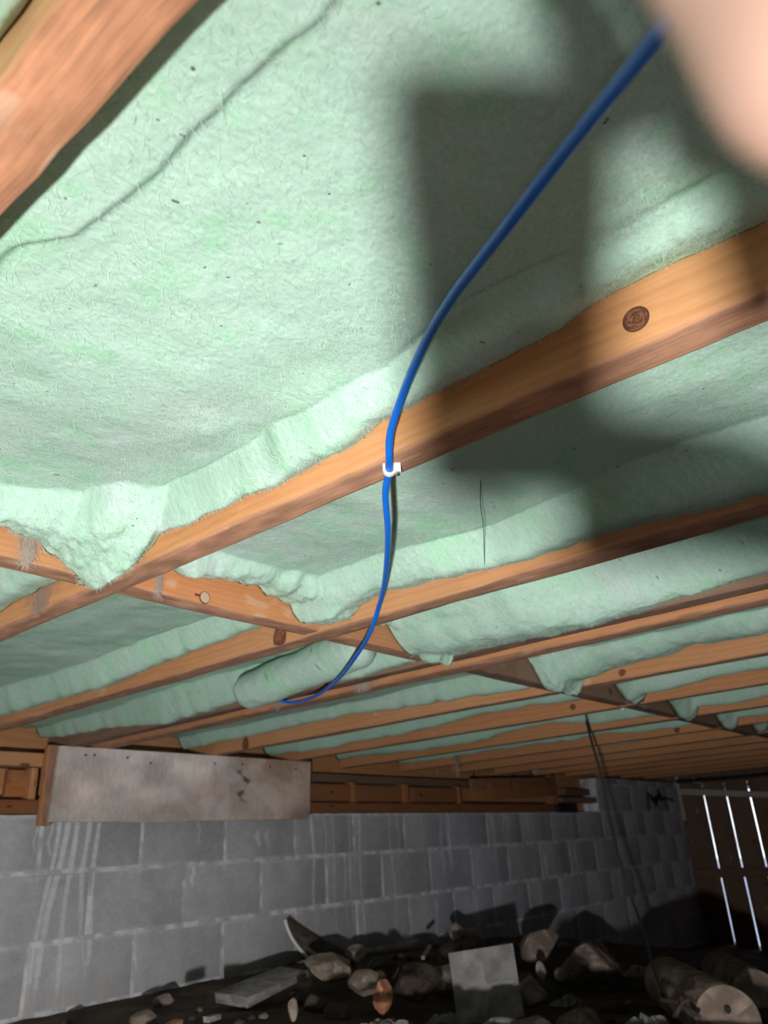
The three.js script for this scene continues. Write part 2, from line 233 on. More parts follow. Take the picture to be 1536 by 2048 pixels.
{
  const m1 = boxUV(box(8.4, 1.735, 0.12, 0.001), 0.5); const a = mesh('mortar_bed', m1, M_MORTAR, wallBack); a.position.set(3.02, -0.694, -0.0625);
  const m2 = boxUV(box(1.62, 0.24, 0.12, 0.002), 0.5); const b = mesh('mortar_bed', m2, M_MORTAR, wallBack); b.position.set(6.345, 0.285, -0.0635);
  const rows = [[0.004, 0.171, 1.753, 0.9, 7.15], [-0.196, -0.009, 1.565, 0.9, 7.15], [-0.391, -0.209, 1.753, 0.9, 7.15], [-0.594, -0.401, 1.565, 2.6, 7.15], [-0.794, -0.601, 1.753, 3.4, 7.15], [-0.994, -0.801, 1.565, 4.4, 7.15], [0.176, 0.36, 1.565, 5.54, 7.15], [0.367, 0.41, 1.753, 5.54, 7.15]];
  let s = 0;
  for (const [y0, y1, xs, xa, xb] of rows) for (let k = -3; k < 16; k++) {
    const a0 = Math.max(xa, xs + k * 0.38 + 0.0055), b0 = Math.min(xb, xs + (k + 1) * 0.38 - 0.0055); if (b0 - a0 < 0.05) continue; s++;
    const cx = (a0 + b0) / 2, cy = (y0 + y1) / 2, g = wallUV(box(b0 - a0, y1 - y0, 0.06, 0.005, 0.0012, s), cx, cy);
    const m = mesh('concrete_block', g, M_WALL, wallBack); m.position.set(cx, cy, -0.03 + 0.0015 * Math.sin(s * 5.1));
  }
}
const wallRight = new THREE.Group(); wallRight.name = 'wall_right'; wallRight.position.set(XR, 0, 0); structure(wallRight); scene.add(wallRight);
{
  for (let k = 0; k < 21; k++) {                                     // upright boards with daylight between them
    const zc = -2.485 + k * 0.187 + (k ? 0.0 : -0.0145), w = k ? 0.1785 : 0.208; const g = timber(0.02, w, 1.70, { r: 0.002, seg: 12, seed: k + 3, wob: 0.0012, uo: k * 0.37 });
    g.rotateX(-Math.PI / 2); const m = mesh('board', g, W_BOARD, wallRight); m.position.set(0.012, -1.08, zc + w / 2);
  }
  const rail = timber(0.04, 0.05, 1.9, { seed: 44, seg: 20 }); const r = mesh('top_rail', rail, M_PALE, wallRight); r.position.set(-0.022, 0.312, -2.6); r.rotation.x = Math.atan2(0.092, 0.76);
  const r2 = mesh('middle_rail', timber(0.04, 0.07, 3.8, { seed: 46, seg: 30 }), W_BOARD, wallRight); r2.position.set(-0.022, -0.35, -2.59);
  const cp = mesh('corner_post', boxUV(box(0.09, 0.75, 0.2, 0.003)), W_BOARD, wallRight); cp.position.set(0.07, 0.27, -2.70);
  const e = boxUV(box(0.6, 0.03, 4.2, 0.003)); const ev = mesh('eave_soffit', e, W_BOARD, wallRight); ev.position.set(0.34, 0.35, -0.6);
  const e2 = boxUV(box(0.03, 0.3, 4.2, 0.003)); const ev2 = mesh('fascia', e2, W_BOARD, wallRight); ev2.position.set(0.10, 0.52, -0.6);
}
{
  const l = structure(mesh('wall_left', boxUV(box(0.1, 2.2, 4.3, 0.002), 0.5), M_MORTAR)); l.position.set(-1.2, -0.4, -0.65);
  const f = new THREE.Group(); f.name = 'wall_front'; structure(f); scene.add(f); f.position.set(0, 0, 1.42);
  for (const [x0, x1, y0, y1] of [[-1.25, 0.1, -1.5, 0.7], [0.85, 7.25, -1.5, 0.7], [0.1, 0.85, -1.5, -0.33], [0.1, 0.85, 0.14, 0.7]]) { const m = mesh('wall_section', boxUV(box(x1 - x0, y1 - y0, 0.1, 0.002), 0.5), M_MORTAR, f); m.position.set((x0 + x1) / 2, (y0 + y1) / 2, 0); }   // crawl hatch left open behind the camera
}

// ------------------------------------------------------------------ floor joists
const JZ0 = -2.69, JZ1 = 1.36, JL = JZ1 - JZ0, JH = 0.14;
const JR = [-0.80, -0.33, 0.142, 0.620, 1.078, 1.45, 1.566, 2.05, 2.492, 2.96, 3.43, 3.90, 4.37, 4.84, 5.31, 5.78, 6.25, 6.72];
const JWD = JR.map((_, i) => (i === 6 ? 0.062 : i === 4 ? 0.050 : 0.046));
const jointMat = [W_A, W_B, W_NEAR, W_CLIP, W_A, W_GREY, W_B, W_A, W_B, W_C, W_B, W_C, W_C, W_C, W_C, W_C, W_C, W_C];
const ord = ['', 'first', 'second', 'third', 'fourth', 'fifth', 'sixth', 'seventh', 'eighth', 'ninth', 'tenth', 'eleventh', 'twelfth'];
const JLABEL = (i) => i === 0 ? 'pine floor joist behind the camera, farthest from the cable' : i === 1 ? 'pine floor joist just left of the large joist in the top left corner' : i === 2 ? 'large orange floor joist crossing the top left corner' : i === 3 ? 'pine floor joist with a dark knot, holding the blue cable by its white clip' : i === 4 ? 'pine floor joist next beyond the one with the white clip, crossed by the blue cable' : i === 5 ? 'greyish floor joist, near one of the close pair where the blue cable ends' : i === 6 ? 'wide orange floor joist, far one of the close pair where the blue cable ends' : `${ord[i - 6]} pine floor joist beyond the close pair, counted towards the boarded wall`;
const deckGap = 0.0, joists = [];
JR.forEach((x1, i) => {
  const w = JWD[i], seg = i > 1 && i < 9 ? 150 : 40;
  const g = timber(w, 0.23 - Math.max(0, hj(x1) - H0) - deckGap, JL, { r: i === 3 ? 0.006 : i === 6 ? 0.009 : 0.004, seg, seed: i + 1, wob: i < 8 ? 0.0016 : 0.001, uo: -JZ1 + 2.048 * 2 + (i === 3 ? JZ0 + JZ1 : i * 0.413) });
  const j = joists[i] = mesh('floor_joist', g, jointMat[i]); j.position.set(x1 - w / 2, hj(x1), JZ0); tag(j, JLABEL(i), 'joist');
});
{ const g = timber(0.045, 0.443, 8.42, { seed: 66, seg: 60 }); g.rotateY(Math.PI / 2); const m = mesh('rim_joist', g, W_C); m.position.set(-1.2, 0.176, -2.747); tag(m, 'dark rim timber closing the joist ends above the block wall', 'timber'); }
{ const p = mesh('packing_timber', timber(0.046, 0.20, JL, { seed: 61, seg: 80 }), W_C); p.position.set(1.475, H0 + 0.014, JZ0); tag(p, 'dark packing timber squeezed between the close pair of joists', 'timber'); }
// blocking between the joists, one straight row
const BZ0 = -1.035, BW = 0.045, blockings = [];
for (let i = 1; i < JR.length - 1; i++) {
  if (i === 5) continue;
  const a = JR[i], b = JR[i + 1] - JWD[i + 1], y = hj(a) + (i > 6 ? 0.001 * (i % 3) : 0), g = timber(BW, i === 3 ? 0.14 : 0.132, b - a - 0.001, { seed: 90 + i, seg: 24, uo: i === 3 ? 0.19 : i * 0.31 });
  g.rotateY(Math.PI / 2); const m = blockings[i] = mesh('blocking', g, i === 3 ? W_BLOCK : i < 5 ? W_B : W_GREY); m.position.set(a + 0.0005, y + 0.002, BZ0 + BW / 2);
  tag(m, i === 1 ? 'short blocking timber left of the big near joist, out of the light' : i === 2 ? 'blocking timber at left edge, half covered by ragged wool tuft' : i === 3 ? 'orange blocking timber with a round pale knot, near the left edge' : i === 4 ? 'pale blocking timber right beside the blue cable, next to the close pair' : i === 6 ? 'brown frayed blocking timber directly beyond the close pair of joists' : `grey brown blocking timber, ${ord[i - 5]} in the row beyond the close pair of joists`, 'blocking');
}
// knots that stand proud of the faces
function knot(parent, x, y, z, r, face, pale) {
  const V = (a) => a.map(([p, q]) => new THREE.Vector2(p * r, q)), ring = new THREE.LatheGeometry(V([[0.86, -0.001], [0.89, 0.0009], [0.95, 0.0010], [1.04, -0.001]]), 28), disc = new THREE.LatheGeometry(V([[0.9, 0.0008], [0.6, 0.0011], [0, 0.0012]]), 28);
  for (const g of [ring, disc]) { g.rotateX(Math.PI / 2); if (face === 'x') g.rotateY(-Math.PI / 2); }
  const d = mesh('knot', disc, pale ? KNOT_PALE : KNOT_RED, parent), e = mesh('knot_rim', ring, KNOT_DARK, d); d.position.set(x - parent.position.x, y - parent.position.y, z - parent.position.z);
  if (pale) { const g = box(0.011, 0.0035, 0.0016, 0.0005); g.translate(-r - 0.004, 0.001, 0.0004); mesh('crack', g, KNOT_DARK, d); }
}
const KNOT_PALE = std({ color: 0xc2a58c }), KNOT_RED = std({ map: speckle([84, 50, 32], [150, 100, 70], 1.6, 23, 128) }), KNOT_DARK = std({ color: 0x5a3a28 });
knot(blockings[3], 0.757, H0 + 0.0135, BZ0 + BW, 0.0105, 'z', true);
knot(joists[3], JR[3] - JWD[3], 0.411, -0.164, 0.0125, 'x'); knot(joists[7], JR[7] - JWD[7], 0.401, -0.815, 0.011, 'x'); knot(joists[8], JR[8] - JWD[8], 0.410, -1.188, 0.010, 'x'); knot(joists[10], JR[10] - JWD[10], 0.402, -1.185, 0.012, 'x');
{ const m = mesh('plug', new THREE.SphereGeometry(0.006, 14, 10), M_WHITE, joists[8]); m.position.set(2.52 - joists[8].position.x - 0.04, 0, -1.03 - JZ0); m.userData.label = 'small white plug'; }

// ------------------------------------------------------------------ glass wool batts
function battGeometry(x0, x1, z0, z1, hb, top, P, nx, nz) {
  const pos = [], uv = [], idx = [], s = P.seed;
  for (let j = 0; j <= nz; j++) for (let i = 0; i <= nx; i++) {
    const fu = i / nx, x = mix(x0, x1, fu), z = mix(z0, z1, j / nz), dR = x1 - x, dL = x - x0, dE = P.endFar ? z - z0 : z1 - z, dF = P.endFar ? z1 - z : z - z0;
    const n1 = fbm2(x * 5 + s, z * 5, 3, 3), n2 = fbm2(x * 20 + s, z * 20, 2, 7), n3 = fbm2(x * 90, z * 90 + s, 2, 13);
    let h = P.c(z, x) + 0.011 * n1 + 0.003 * n2;
    const lip = (d, e, w, b) => { const t = d / w; return t > 1.6 ? 1 : e - b * Math.sin(Math.PI * clamp(t * 0.9)) + (t > 0.55 ? 0.16 * (t - 0.55) ** 2 : 0) + 0.006 * n2 + 0.005 * n1; };
    const smin = (a, b, k) => { const q = Math.max(k - Math.abs(a - b), 0) / k; return Math.min(a, b) - q * q * k * 0.25; };
    h = smin(h, lip(dR, P.eR(z) + 0.0022 * noise2(z * 30, s, 3) + 0.0015 * n3, P.wR(z), P.bR), 0.006);
    if (P.crease) { const t = (dR - P.wR(z) * 0.98) / 0.008; h += P.crease * Math.exp(-t * t) * (0.5 + 0.5 * noise2(z * 7 + s, 4, 1)); }
    if (P.eL) h = smin(h, lip(dL, P.eL(z), P.wL(z), 0.006), 0.006);
    if (P.eE) h = smin(h, lip(dE, P.eE(x) + 0.006 * noise2(x * 45, s, 9) + 0.006 * n3, P.wE ? P.wE(x) : 0.06, 0.008), 0.006);
    if (P.flap) { const w = P.flap(z) + 0.003 * noise2(z * 45, s, 5); h -= 0.007 * (1 - sst(w - 0.004, w + 0.005, dL)) * sst(0, 0.035, dL + 0.012); }
    if (P.bumps) for (const [bx, bz, rx, rz, a] of P.bumps) h -= a * Math.exp(-(((x - bx) / rx) ** 2) - ((z - bz) / rz) ** 2);
    h += 0.0006 * n3;
    h = clamp(h, -0.06, top - 0.02);
    const wig = 0.0;
    pos.push(x + wig, hb + h, z); uv.push(x + s * 0.37, z + 0.4 * h + s * 0.61);
  }
  const W = nx + 1; for (let j = 0; j < nz; j++) for (let i = 0; i < nx; i++) { const a = j * W + i, b = a + W; idx.push(a, a + 1, b, a + 1, b + 1, b); }
  const edge = []; for (let i = 0; i <= nx; i++) edge.push(i); for (let j = 1; j <= nz; j++) edge.push(j * W + nx); for (let i = nx - 1; i >= 0; i--) edge.push(nz * W + i); for (let j = nz - 1; j >= 0; j--) edge.push(j * W);
  const t0 = pos.length / 3, E = edge.length; for (const k of edge) { pos.push(pos[3 * k], hb + top, pos[3 * k + 2]); uv.push(uv[2 * k], uv[2 * k + 1] + 0.1); }
  for (let i = 0; i < E - 1; i++) idx.push(edge[i], t0 + i, edge[i + 1], edge[i + 1], t0 + i, t0 + i + 1);
  const c = pos.length / 3; pos.push((x0 + x1) / 2, hb + top, (z0 + z1) / 2); uv.push(0, 0); for (let i = 0; i < E - 1; i++) idx.push(t0 + i, c, t0 + i + 1);
  const g = new THREE.BufferGeometry(); g.setAttribute('position', new THREE.Float32BufferAttribute(pos, 3)); g.setAttribute('uv', new THREE.Float32BufferAttribute(uv, 2)); g.setIndex(idx); g.computeVertexNormals(); g.userData.grid = [nx, nz]; return g;
}
const M_FIBRE = new THREE.MeshStandardMaterial({ color: 0xc2dacb, roughness: 1, side: THREE.DoubleSide });
const fibreGeo = (() => { const p = [], ix = []; for (let i = 0; i <= 3; i++) { const t = i / 3; p.push(t - 0.1, 0.22 * Math.sin(t * 2.4), -0.014 * (1 - t * 0.6), t - 0.1, 0.22 * Math.sin(t * 2.4), 0.014 * (1 - t * 0.6)); } for (let i = 0; i < 3; i++) { const a = 2 * i; ix.push(a, a + 1, a + 2, a + 1, a + 3, a + 2); } const g = new THREE.BufferGeometry(); g.setAttribute('position', new THREE.Float32BufferAttribute(p, 3)); g.setIndex(ix); g.computeVertexNormals(); return g; })();
function fuzz(parent, count, seed) {          // loose fibres standing off the face of the wool
  const R = rng(seed * 7 + 3), g = parent.geometry, [nx, nz] = g.userData.grid, P = g.attributes.position, Nn = g.attributes.normal, m = new THREE.InstancedMesh(fibreGeo, M_FIBRE, count), M = new THREE.Matrix4(), n = new THREE.Vector3(), t = new THREE.Vector3(), b = new THREE.Vector3(), p = new THREE.Vector3();
  const iz0 = Math.floor(nz * 0.0), iz1 = nz * 0.72;
  for (let i = 0; i < count; i++) {
    const ix = R() < 0.55 ? Math.floor(nx * (0.66 + 0.34 * R())) : Math.floor(R() * nx), iz = Math.floor(mix(iz0, iz1, R())), v = iz * (nx + 1) + ix; n.fromBufferAttribute(Nn, v); p.fromBufferAttribute(P, v); p.x += (R() - 0.5) * 0.004; p.z += (R() - 0.5) * 0.004;
    t.set(R() * 2 - 1, R() * 2 - 1, R() * 2 - 1); t.addScaledVector(n, -t.dot(n)).normalize(); t.addScaledVector(n, R() * 0.5 - 0.1).normalize(); b.crossVectors(t, n).normalize(); const nn = new THREE.Vector3().crossVectors(b, t), l = 0.004 + R() * 0.008;
    M.makeBasis(t.clone().multiplyScalar(l), nn.multiplyScalar(l), b.multiplyScalar(l)); M.setPosition(p); m.setMatrixAt(i, M);
  }
  m.name = numbered('fibre'); m.userData.kind = 'stuff'; m.castShadow = m.receiveShadow = true; parent.add(m);
}
const C_ = (v) => () => v;
const battOf = {};
const bays = [[1, 2], [2, 3], [3, 4], [4, 5], [6, 7], [7, 8], [8, 9], [9, 10], [10, 11], [11, 12], [12, 13], [13, 14], [14, 15], [15, 16], [16, 17]];
bays.forEach(([a, b], k) => {
  const x0 = JR[a] + 0.001, x1 = JR[b] - JWD[b] - 0.001, hb = Math.max(hj(JR[a]), hj(JR[b])), top = 0.228 - (hb - H0) - 0.012;
  for (const far of [0, 1]) {
    const s = k * 2 + far + 1, z0 = far ? -2.66 : -0.987, z1 = far ? -1.038 : 1.30;
    const base = k > 3 ? 0.046 : 0.030, P = { seed: s, endFar: far ? 0 : 1, c: (z, x) => 0.074 + 0.010 * noise2(z * 1.7 + s * 5, x * 3, 3), eR: (z) => base + 0.026 * noise2(z * 2.6 + s * 3, 1.5, 2) + 0.010 * noise2(z * 6 + s, 3.5, 4), wR: (z) => 0.085 + 0.03 * noise2(z * 2.2 + s, 7.5, 6), bR: 0.012, crease: 0.006, eE: (x) => 0.05 + 0.03 * noise2(x * 5 + s, 2.5, 3) };
    if (!far) P.eE = (x) => 0.055 + 0.02 * noise2(x * 8 + s, 2.5, 3) - 0.05 * sst(x1 - 0.16, x1 - 0.03, x);
    if (k === 1 && !far) {
      P.eR = curve([[-0.985, 0.04], [-0.952, 0.052], [-0.88, 0.040], [-0.765, 0.036], [-0.66, 0.034], [-0.577, 0.030], [-0.50, 0.034], [-0.439, 0.046], [-0.328, 0.048], [-0.243, 0.050], [-0.161, 0.064], [0.1, 0.066], [0.4, 0.04], [1.3, 0.05]]);
      P.wR = curve([[-0.9, 0.03], [-0.757, 0.034], [-0.6, 0.045], [-0.55, 0.062], [-0.45, 0.066], [-0.40, 0.058], [-0.278, 0.076], [-0.08, 0.074], [0.5, 0.06]]); P.bR = 0.016; P.crease = 0.012;
      P.c = (z, x) => 0.062 + 0.008 * noise2(z * 2 + 3, x * 4, 3) + 0.012 * sst(-0.6, -0.9, z);
      P.eE = curve([[0.142, 0.05], [0.412, 0.046], [0.455, 0.036], [0.481, 0.028], [0.516, 0.014], [0.545, -0.004], [0.574, 0.03]]); P.wE = curve([[0.2, 0.05], [0.383, 0.06], [0.47, 0.09], [0.49, 0.15], [0.57, 0.16]]);
      P.flap = curve([[-0.6, 0.03], [-0.51, 0.043], [-0.444, 0.065], [-0.364, 0.075], [-0.279, 0.070], [-0.222, 0.067], [-0.15, 0.07], [0.2, 0.06]]);
      P.bumps = [[0.545, -0.955, 0.03, 0.035, 0.012], [0.50, -0.50, 0.03, 0.05, 0.01], [0.47, -0.62, 0.03, 0.05, 0.006]];
    }
    if (k === 2 && !far) {
      P.eR = curve([[-0.985, 0.022], [-0.9, 0.028], [-0.813, 0.039], [-0.73, 0.034], [-0.642, 0.030], [-0.53, 0.022], [-0.428, 0.024], [-0.301, 0.019], [-0.202, 0.012], [0.1, 0.02], [1.3, 0.04]]);
      P.wR = curve([[-0.9, 0.09], [-0.721, 0.090], [-0.564, 0.064], [-0.412, 0.080], [-0.329, 0.098], [-0.172, 0.088], [0.5, 0.07]]); P.crease = 0.012;
      P.eE = curve([[0.62, 0.05], [0.712, 0.045], [0.773, 0.051], [0.849, 0.059], [0.902, 0.047], [0.94, 0.043], [0.958, 0.030], [0.970, 0.010], [1.0, 0.014], [1.03, 0.022]]); P.wE = curve([[0.7, 0.05], [0.9, 0.09], [1.0, 0.12]]);
    }
    if (k === 2 && far) P.eR = curve([[-2.5, 0.03], [-1.9, 0.03], [-1.74, 0.022], [-1.45, 0.036], [-1.19, 0.046], [-1.05, 0.045]]);
    if (k === 3 && !far) { P.eR = curve([[-0.985, 0.012], [-0.9, 0.004], [-0.596, -0.004], [-0.382, 0.012], [-0.267, 0.02], [1, 0.03]]); P.wR = curve([[-0.7, 0.17], [-0.536, 0.11], [-0.322, 0.08]]); P.eE = curve([[1.08, 0.05], [1.29, 0.05], [1.30, 0.02], [1.35, -0.004]]); P.wE = C_(0.05); }
    if (k === 4 && !far) { P.eR = curve([[-1.0, 0.004], [-0.9, 0.022], [-0.823, 0.034], [-0.7, 0.04], [-0.603, 0.051], [-0.44, 0.042], [1, 0.04]]); P.eE = curve([[1.57, 0.07], [1.8, 0.062], [1.9, -0.01]]); P.wR = C_(0.15); }
    if (k === 4 && far) P.eR = curve([[-2.5, 0.05], [-1.807, 0.051], [-1.386, 0.036], [-1.1, 0.03]]);
    const near = k >= 1 && k <= 4 && !far, nx = k === 1 && !far ? 150 : near ? 110 : k < 5 ? 64 : 40, nz = k === 1 && !far ? 620 : near ? 460 : k < 5 ? 180 : 100;
    const m = mesh('insulation_batt', battGeometry(x0, x1, z0, z1, hb, top, P, nx, nz), M_WOOL);
    const where = far ? 'beyond the blocking' : 'before the blocking';
    const bay = ['left of the large near joist', 'left of the joist with the white clip', 'just beyond the joist with the white clip', 'just before the close pair of joists', 'just beyond the close pair of joists'][k] ?? `${ord[k - 3]} bay past the close joist pair`;
    tag(m, `green glass wool ${where}, ${bay}`, 'insulation'); battOf[k + (far ? 'f' : 'n')] = m; const cnt = far ? (k < 5 ? 5000 : 0) : { 1: 70000, 2: 40000, 3: 24000, 4: 16000, 5: 8000 }[k] ?? 0; if (cnt) fuzz(m, cnt, s);
  }
});
{ // the loose roll of wool that droops where the blue cable ends
  const a = new THREE.Vector3(1.262, H0 + 0.030, -1.10), b = new THREE.Vector3(1.30, H0 + 0.004, -1.50), v = new THREE.Vector3(), ax = b.clone().sub(a), L = ax.length(); ax.normalize();
  const g = new THREE.CapsuleGeometry(0.047, L - 0.02, 20, 64, 40), p = g.attributes.position, q = new THREE.Quaternion().setFromUnitVectors(new THREE.Vector3(0, 1, 0), ax);
  for (let i = 0; i < p.count; i++) {
    v.fromBufferAttribute(p, i); const f = 1 + 0.16 * fbm3(v.x * 14, v.y * 9 + 2, v.z * 14, 3) + 0.03 * fbm3(v.x * 70, v.y * 70, v.z * 70, 2); v.x *= f; v.z *= f; v.y *= 1 + 0.03 * fbm3(v.x * 20, 3, v.z * 20, 2);
    v.applyQuaternion(q).addScaledVector(a, 0.5).addScaledVector(b, 0.5); p.setXYZ(i, v.x, v.y, v.z);
  }
  g.computeVertexNormals(); const u = g.attributes.uv; for (let i = 0; i < u.count; i++) u.setXY(i, p.getX(i) + 0.3, p.getZ(i) + 0.5 * p.getY(i));
  const m = mesh('loose_roll', g, M_WOOL, battOf['3f']); m.userData.label = 'drooping roll of loose wool beside the cable end';
}
{ // thin shreds of wool caught on the timbers: a few hundred loose fibres each
  const R = rng(8), M_SHRED = std({ color: 0xb3a49a, roughness: 1, side: THREE.DoubleSide });
  const shred = (x, y, z, w, l, parent, face, n = 200) => {
    const m = new THREE.InstancedMesh(fibreGeo, M_SHRED, n), M = new THREE.Matrix4();
    for (let i = 0; i < n; i++) {
      const t = R(), g = (R() + R() + R() - 1.5) * 0.6, sp = w * (0.35 + 0.65 * t) * g, a = -Math.PI / 2 + (R() - 0.5) * 1.3, len = 0.006 + R() * 0.012, u = face === 'x' ? new THREE.Vector3(0, 0, 1) : new THREE.Vector3(1, 0, 0), o = face === 'x' ? new THREE.Vector3(-1, 0, 0) : new THREE.Vector3(0, 0, 1);
      const d = u.clone().multiplyScalar(Math.cos(a)).add(new THREE.Vector3(0, Math.sin(a), 0)), b = d.clone().cross(o); M.makeBasis(d.multiplyScalar(len), o.clone().multiplyScalar(len * 0.4), b.multiplyScalar(len * 1.3)); M.setPosition(new THREE.Vector3(x, y + (t - 0.5) * l, z).addScaledVector(u, sp).addScaledVector(o, 0.001 + R() * 0.003)); m.setMatrixAt(i, M);
    }
    m.name = numbered('wool_shred'); m.userData.kind = 'stuff'; m.castShadow = m.receiveShadow = true; parent.add(m);
  };
  shred(0.455, H0 + 0.024, -0.9895, 0.03, 0.05, battOf['1n'], 'z', 450); shred(0.665, H0 + 0.02, -0.9895, 0.016, 0.04, battOf['2n'], 'z');
  shred(0.5735, H0 + 0.02, -1.17, 0.11, 0.036, battOf['1f'], 'x', 500); shred(1.5035, H0 + 0.012, -1.62, 0.07, 0.024, battOf['4f'], 'x'); shred(1.5035, H0 + 0.012, -1.30, 0.10, 0.024, battOf['4f'], 'x', 500);
  shred(3.2, hj(3.2) - 0.03, -2.2, 0.05, 0.09, battOf['7f'], 'z', 900); shred(1.66, H0 + 0.07, -0.9895, 0.16, 0.09, battOf['4n'], 'z', 700);
}
{ // a dark hair of thread on the wool
  const t = mesh('thread', closedTube([[0.748, 0.412, -0.44], [0.80, 0.409, -0.475], [0.86, 0.406, -0.51], [0.93, 0.402, -0.555], [1.0, 0.398, -0.60]], 0.0005, 60, 5), std({ color: 0x2c3a30 })); tag(t, 'fine dark hair of thread trailing over the wool right of the blue cable', 'thread');
}

// ------------------------------------------------------------------ blue cable and its clip
{
  const pts = [[-0.12, 0.365, 0.62], [0.02, 0.33, 0.36], [0.11, 0.262, 0.14], [0.168, 0.243, 0.025], [0.206, 0.267, -0.009], [0.239, 0.291, -0.039], [0.285, 0.320, -0.091], [0.339, 0.344, -0.165], [0.393, 0.367, -0.239], [0.444, 0.384, -0.301], [0.505, 0.396, -0.371], [0.545, 0.388, -0.420], [0.567, 0.3795, -0.440], [0.589, 0.3775, -0.458], [0.617, 0.373, -0.487], [0.695, 0.365, -0.549], [0.781, 0.367, -0.622], [0.893, 0.373, -0.722], [0.959, 0.373, -0.788], [1.010, 0.355, -0.850], [1.097, 0.345, -0.963], [1.234, 0.345, -1.144], [1.333, 0.350, -1.298], [1.385, 0.358, -1.405], [1.395, 0.366, -1.47], [1.385, 0.380, -1.505], [1.365, 0.40, -1.525]];
  const c = group('network_cable', 0.589, 0.3775, -0.458); tag(c, 'bright blue cable hanging in a loop under the joists', 'cable');
  const g = closedTube(pts, 0.0039, 420, 14); g.translate(-0.589, -0.3775, 0.458); mesh('jacket', g, M_BLUE, c);
  const k = group('cable_clip', 0.589, H0, -0.458); tag(k, 'small white plastic clip nailing the blue cable to a joist', 'clip');
  const dir = new THREE.Vector3(0.05, 0, -0.047).normalize(), side = new THREE.Vector3(0.68, 0, 0.73);
  const s = new THREE.Shape(); s.moveTo(-0.0068, 0.0005); s.lineTo(-0.0068, -0.0065); s.absarc(0, -0.0072, 0.0068, Math.PI, 2 * Math.PI, false); s.lineTo(0.0068, 0.0005); s.lineTo(0.0046, 0.0005); s.lineTo(0.0046, -0.0068); s.absarc(0, -0.0072, 0.0046, 0, -Math.PI, true); s.lineTo(-0.0046, 0.0005); s.closePath();
  const e = new THREE.ExtrudeGeometry(s, { depth: 0.0052, bevelEnabled: true, bevelThickness: 0.0005, bevelSize: 0.0004, bevelSegments: 2, curveSegments: 14 }); e.translate(0, 0, -0.0026);
  const lug = box(0.0062, 0.0105, 0.0085, 0.0012); lug.translate(0.0095, -0.0052, 0);
  const q = new THREE.Quaternion().setFromRotationMatrix(new THREE.Matrix4().makeBasis(side.clone().normalize(), new THREE.Vector3(0, 1, 0), side.clone().normalize().cross(new THREE.Vector3(0, 1, 0))));
  const hk = mesh('hook', e, M_WHITE, k), lg = mesh('lug', lug, M_WHITE, k), nl = mesh('nail', new THREE.CylinderGeometry(0.002, 0.002, 0.004, 12).translate(0.0095, -0.0115, 0), M_STEEL, k); for (const m of [hk, lg, nl]) m.quaternion.copy(q);
}
// black cable hanging at the right
{
  const pts = [[2.574, 0.374, -1.207], [2.608, 0.299, -1.214], [2.644, 0.184, -1.215], [2.664, 0.088, -1.223], [2.708, -0.071, -1.227], [2.719, -0.193, -1.212], [2.659, -0.289, -1.162], [2.509, -0.344, -1.091], [2.442, -0.372, -1.055], [2.406, -0.399, -1.032], [2.363, -0.43, -1.002], [2.295, -0.454, -0.947]];
  const c = mesh('hanging_cable', closedTube(pts, 0.0045, 260, 8), M_BLACK); tag(c, 'thin black cable hanging from a far joist down to the rubble', 'cable');
  const st = mesh('staple', new THREE.TorusGeometry(0.006, 0.0012, 8, 20, Math.PI), M_STEEL); st.position.set(2.574, H0, -1.207); st.rotation.z = Math.PI; tag(st, 'small staple fixing the black cable under a far joist', 'staple');
  const d = mesh('wall_cable', closedTube([[6.9, 0.40, -2.5], [7.0, 0.395, -2.1], [7.04, 0.40, -1.6], [7.05, 0.41, -1.0], [7.05, 0.415, 0.4]], 0.012, 60, 8), M_BLACK); tag(d, 'thick black cable slung along the top of the boarded wall', 'cable');
}

// ------------------------------------------------------------------ timbers and panels on top of the block wall
function slab(name, x0, x1, y0, y1, z0, z1, mat, label, category, seed = 1, jit = 0.001) {
  const lng = x1 - x0 >= y1 - y0, w = z1 - z0; let g;
  if (lng) { g = timber(w, y1 - y0, x1 - x0, { seed, seg: 16, r: 0.003, uo: seed * 0.3, wob: jit }); g.rotateY(Math.PI / 2); } else { g = timber(w, x1 - x0, y1 - y0, { seed, seg: 10, r: 0.003, uo: seed * 0.3, wob: jit }); g.rotateX(-Math.PI / 2); g.rotateY(Math.PI / 2); }
  const m = mesh(name, g, mat); lng ? m.position.set(x0, y0, (z0 + z1) / 2) : m.position.set(x0, y0, (z0 + z1) / 2); if (label) tag(m, label, category); return m;
}
const W_PLATE = std({ map: W_C.map, color: 0xb8a89a }), W_TILT = std({ map: W_A.map, color: 0xd8c8b8 });
const F = ZW + 0.012;                                                // timbers sit flush with the wall face, a finger proud
slab('bottom_plate', 0.9, 4.84, 0.1755, 0.219, F - 0.1, F, W_PLATE, 'long pine plate lying along the top of the block wall', 'plate', 3);
slab('top_plate', 0.9, 1.362, 0.322, 0.366, F - 0.09, F, W_A, 'short pine plate above the small square box at left', 'plate', 5);
slab('packing_block', 1.19, 1.236, 0.2215, 0.3195, F - 0.09, F - 0.004, W_A, 'small upright timber at the left edge of the square box', 'timber', 7);
slab('packing_block', 1.338, 1.362, 0.2215, 0.3195, F - 0.09, F - 0.012, W_B, 'thin upright timber at the right side of the square box', 'timber', 8);
{ const g = boxUV(box(0.094, 0.084, 0.02, 0.002)); const m = mesh('square_panel', g, std({ map: W_A.map, color: 0xe6cfa8 })); m.position.set(1.292, 0.272, F - 0.045); tag(m, 'small pale square board set back inside the left box', 'board'); }
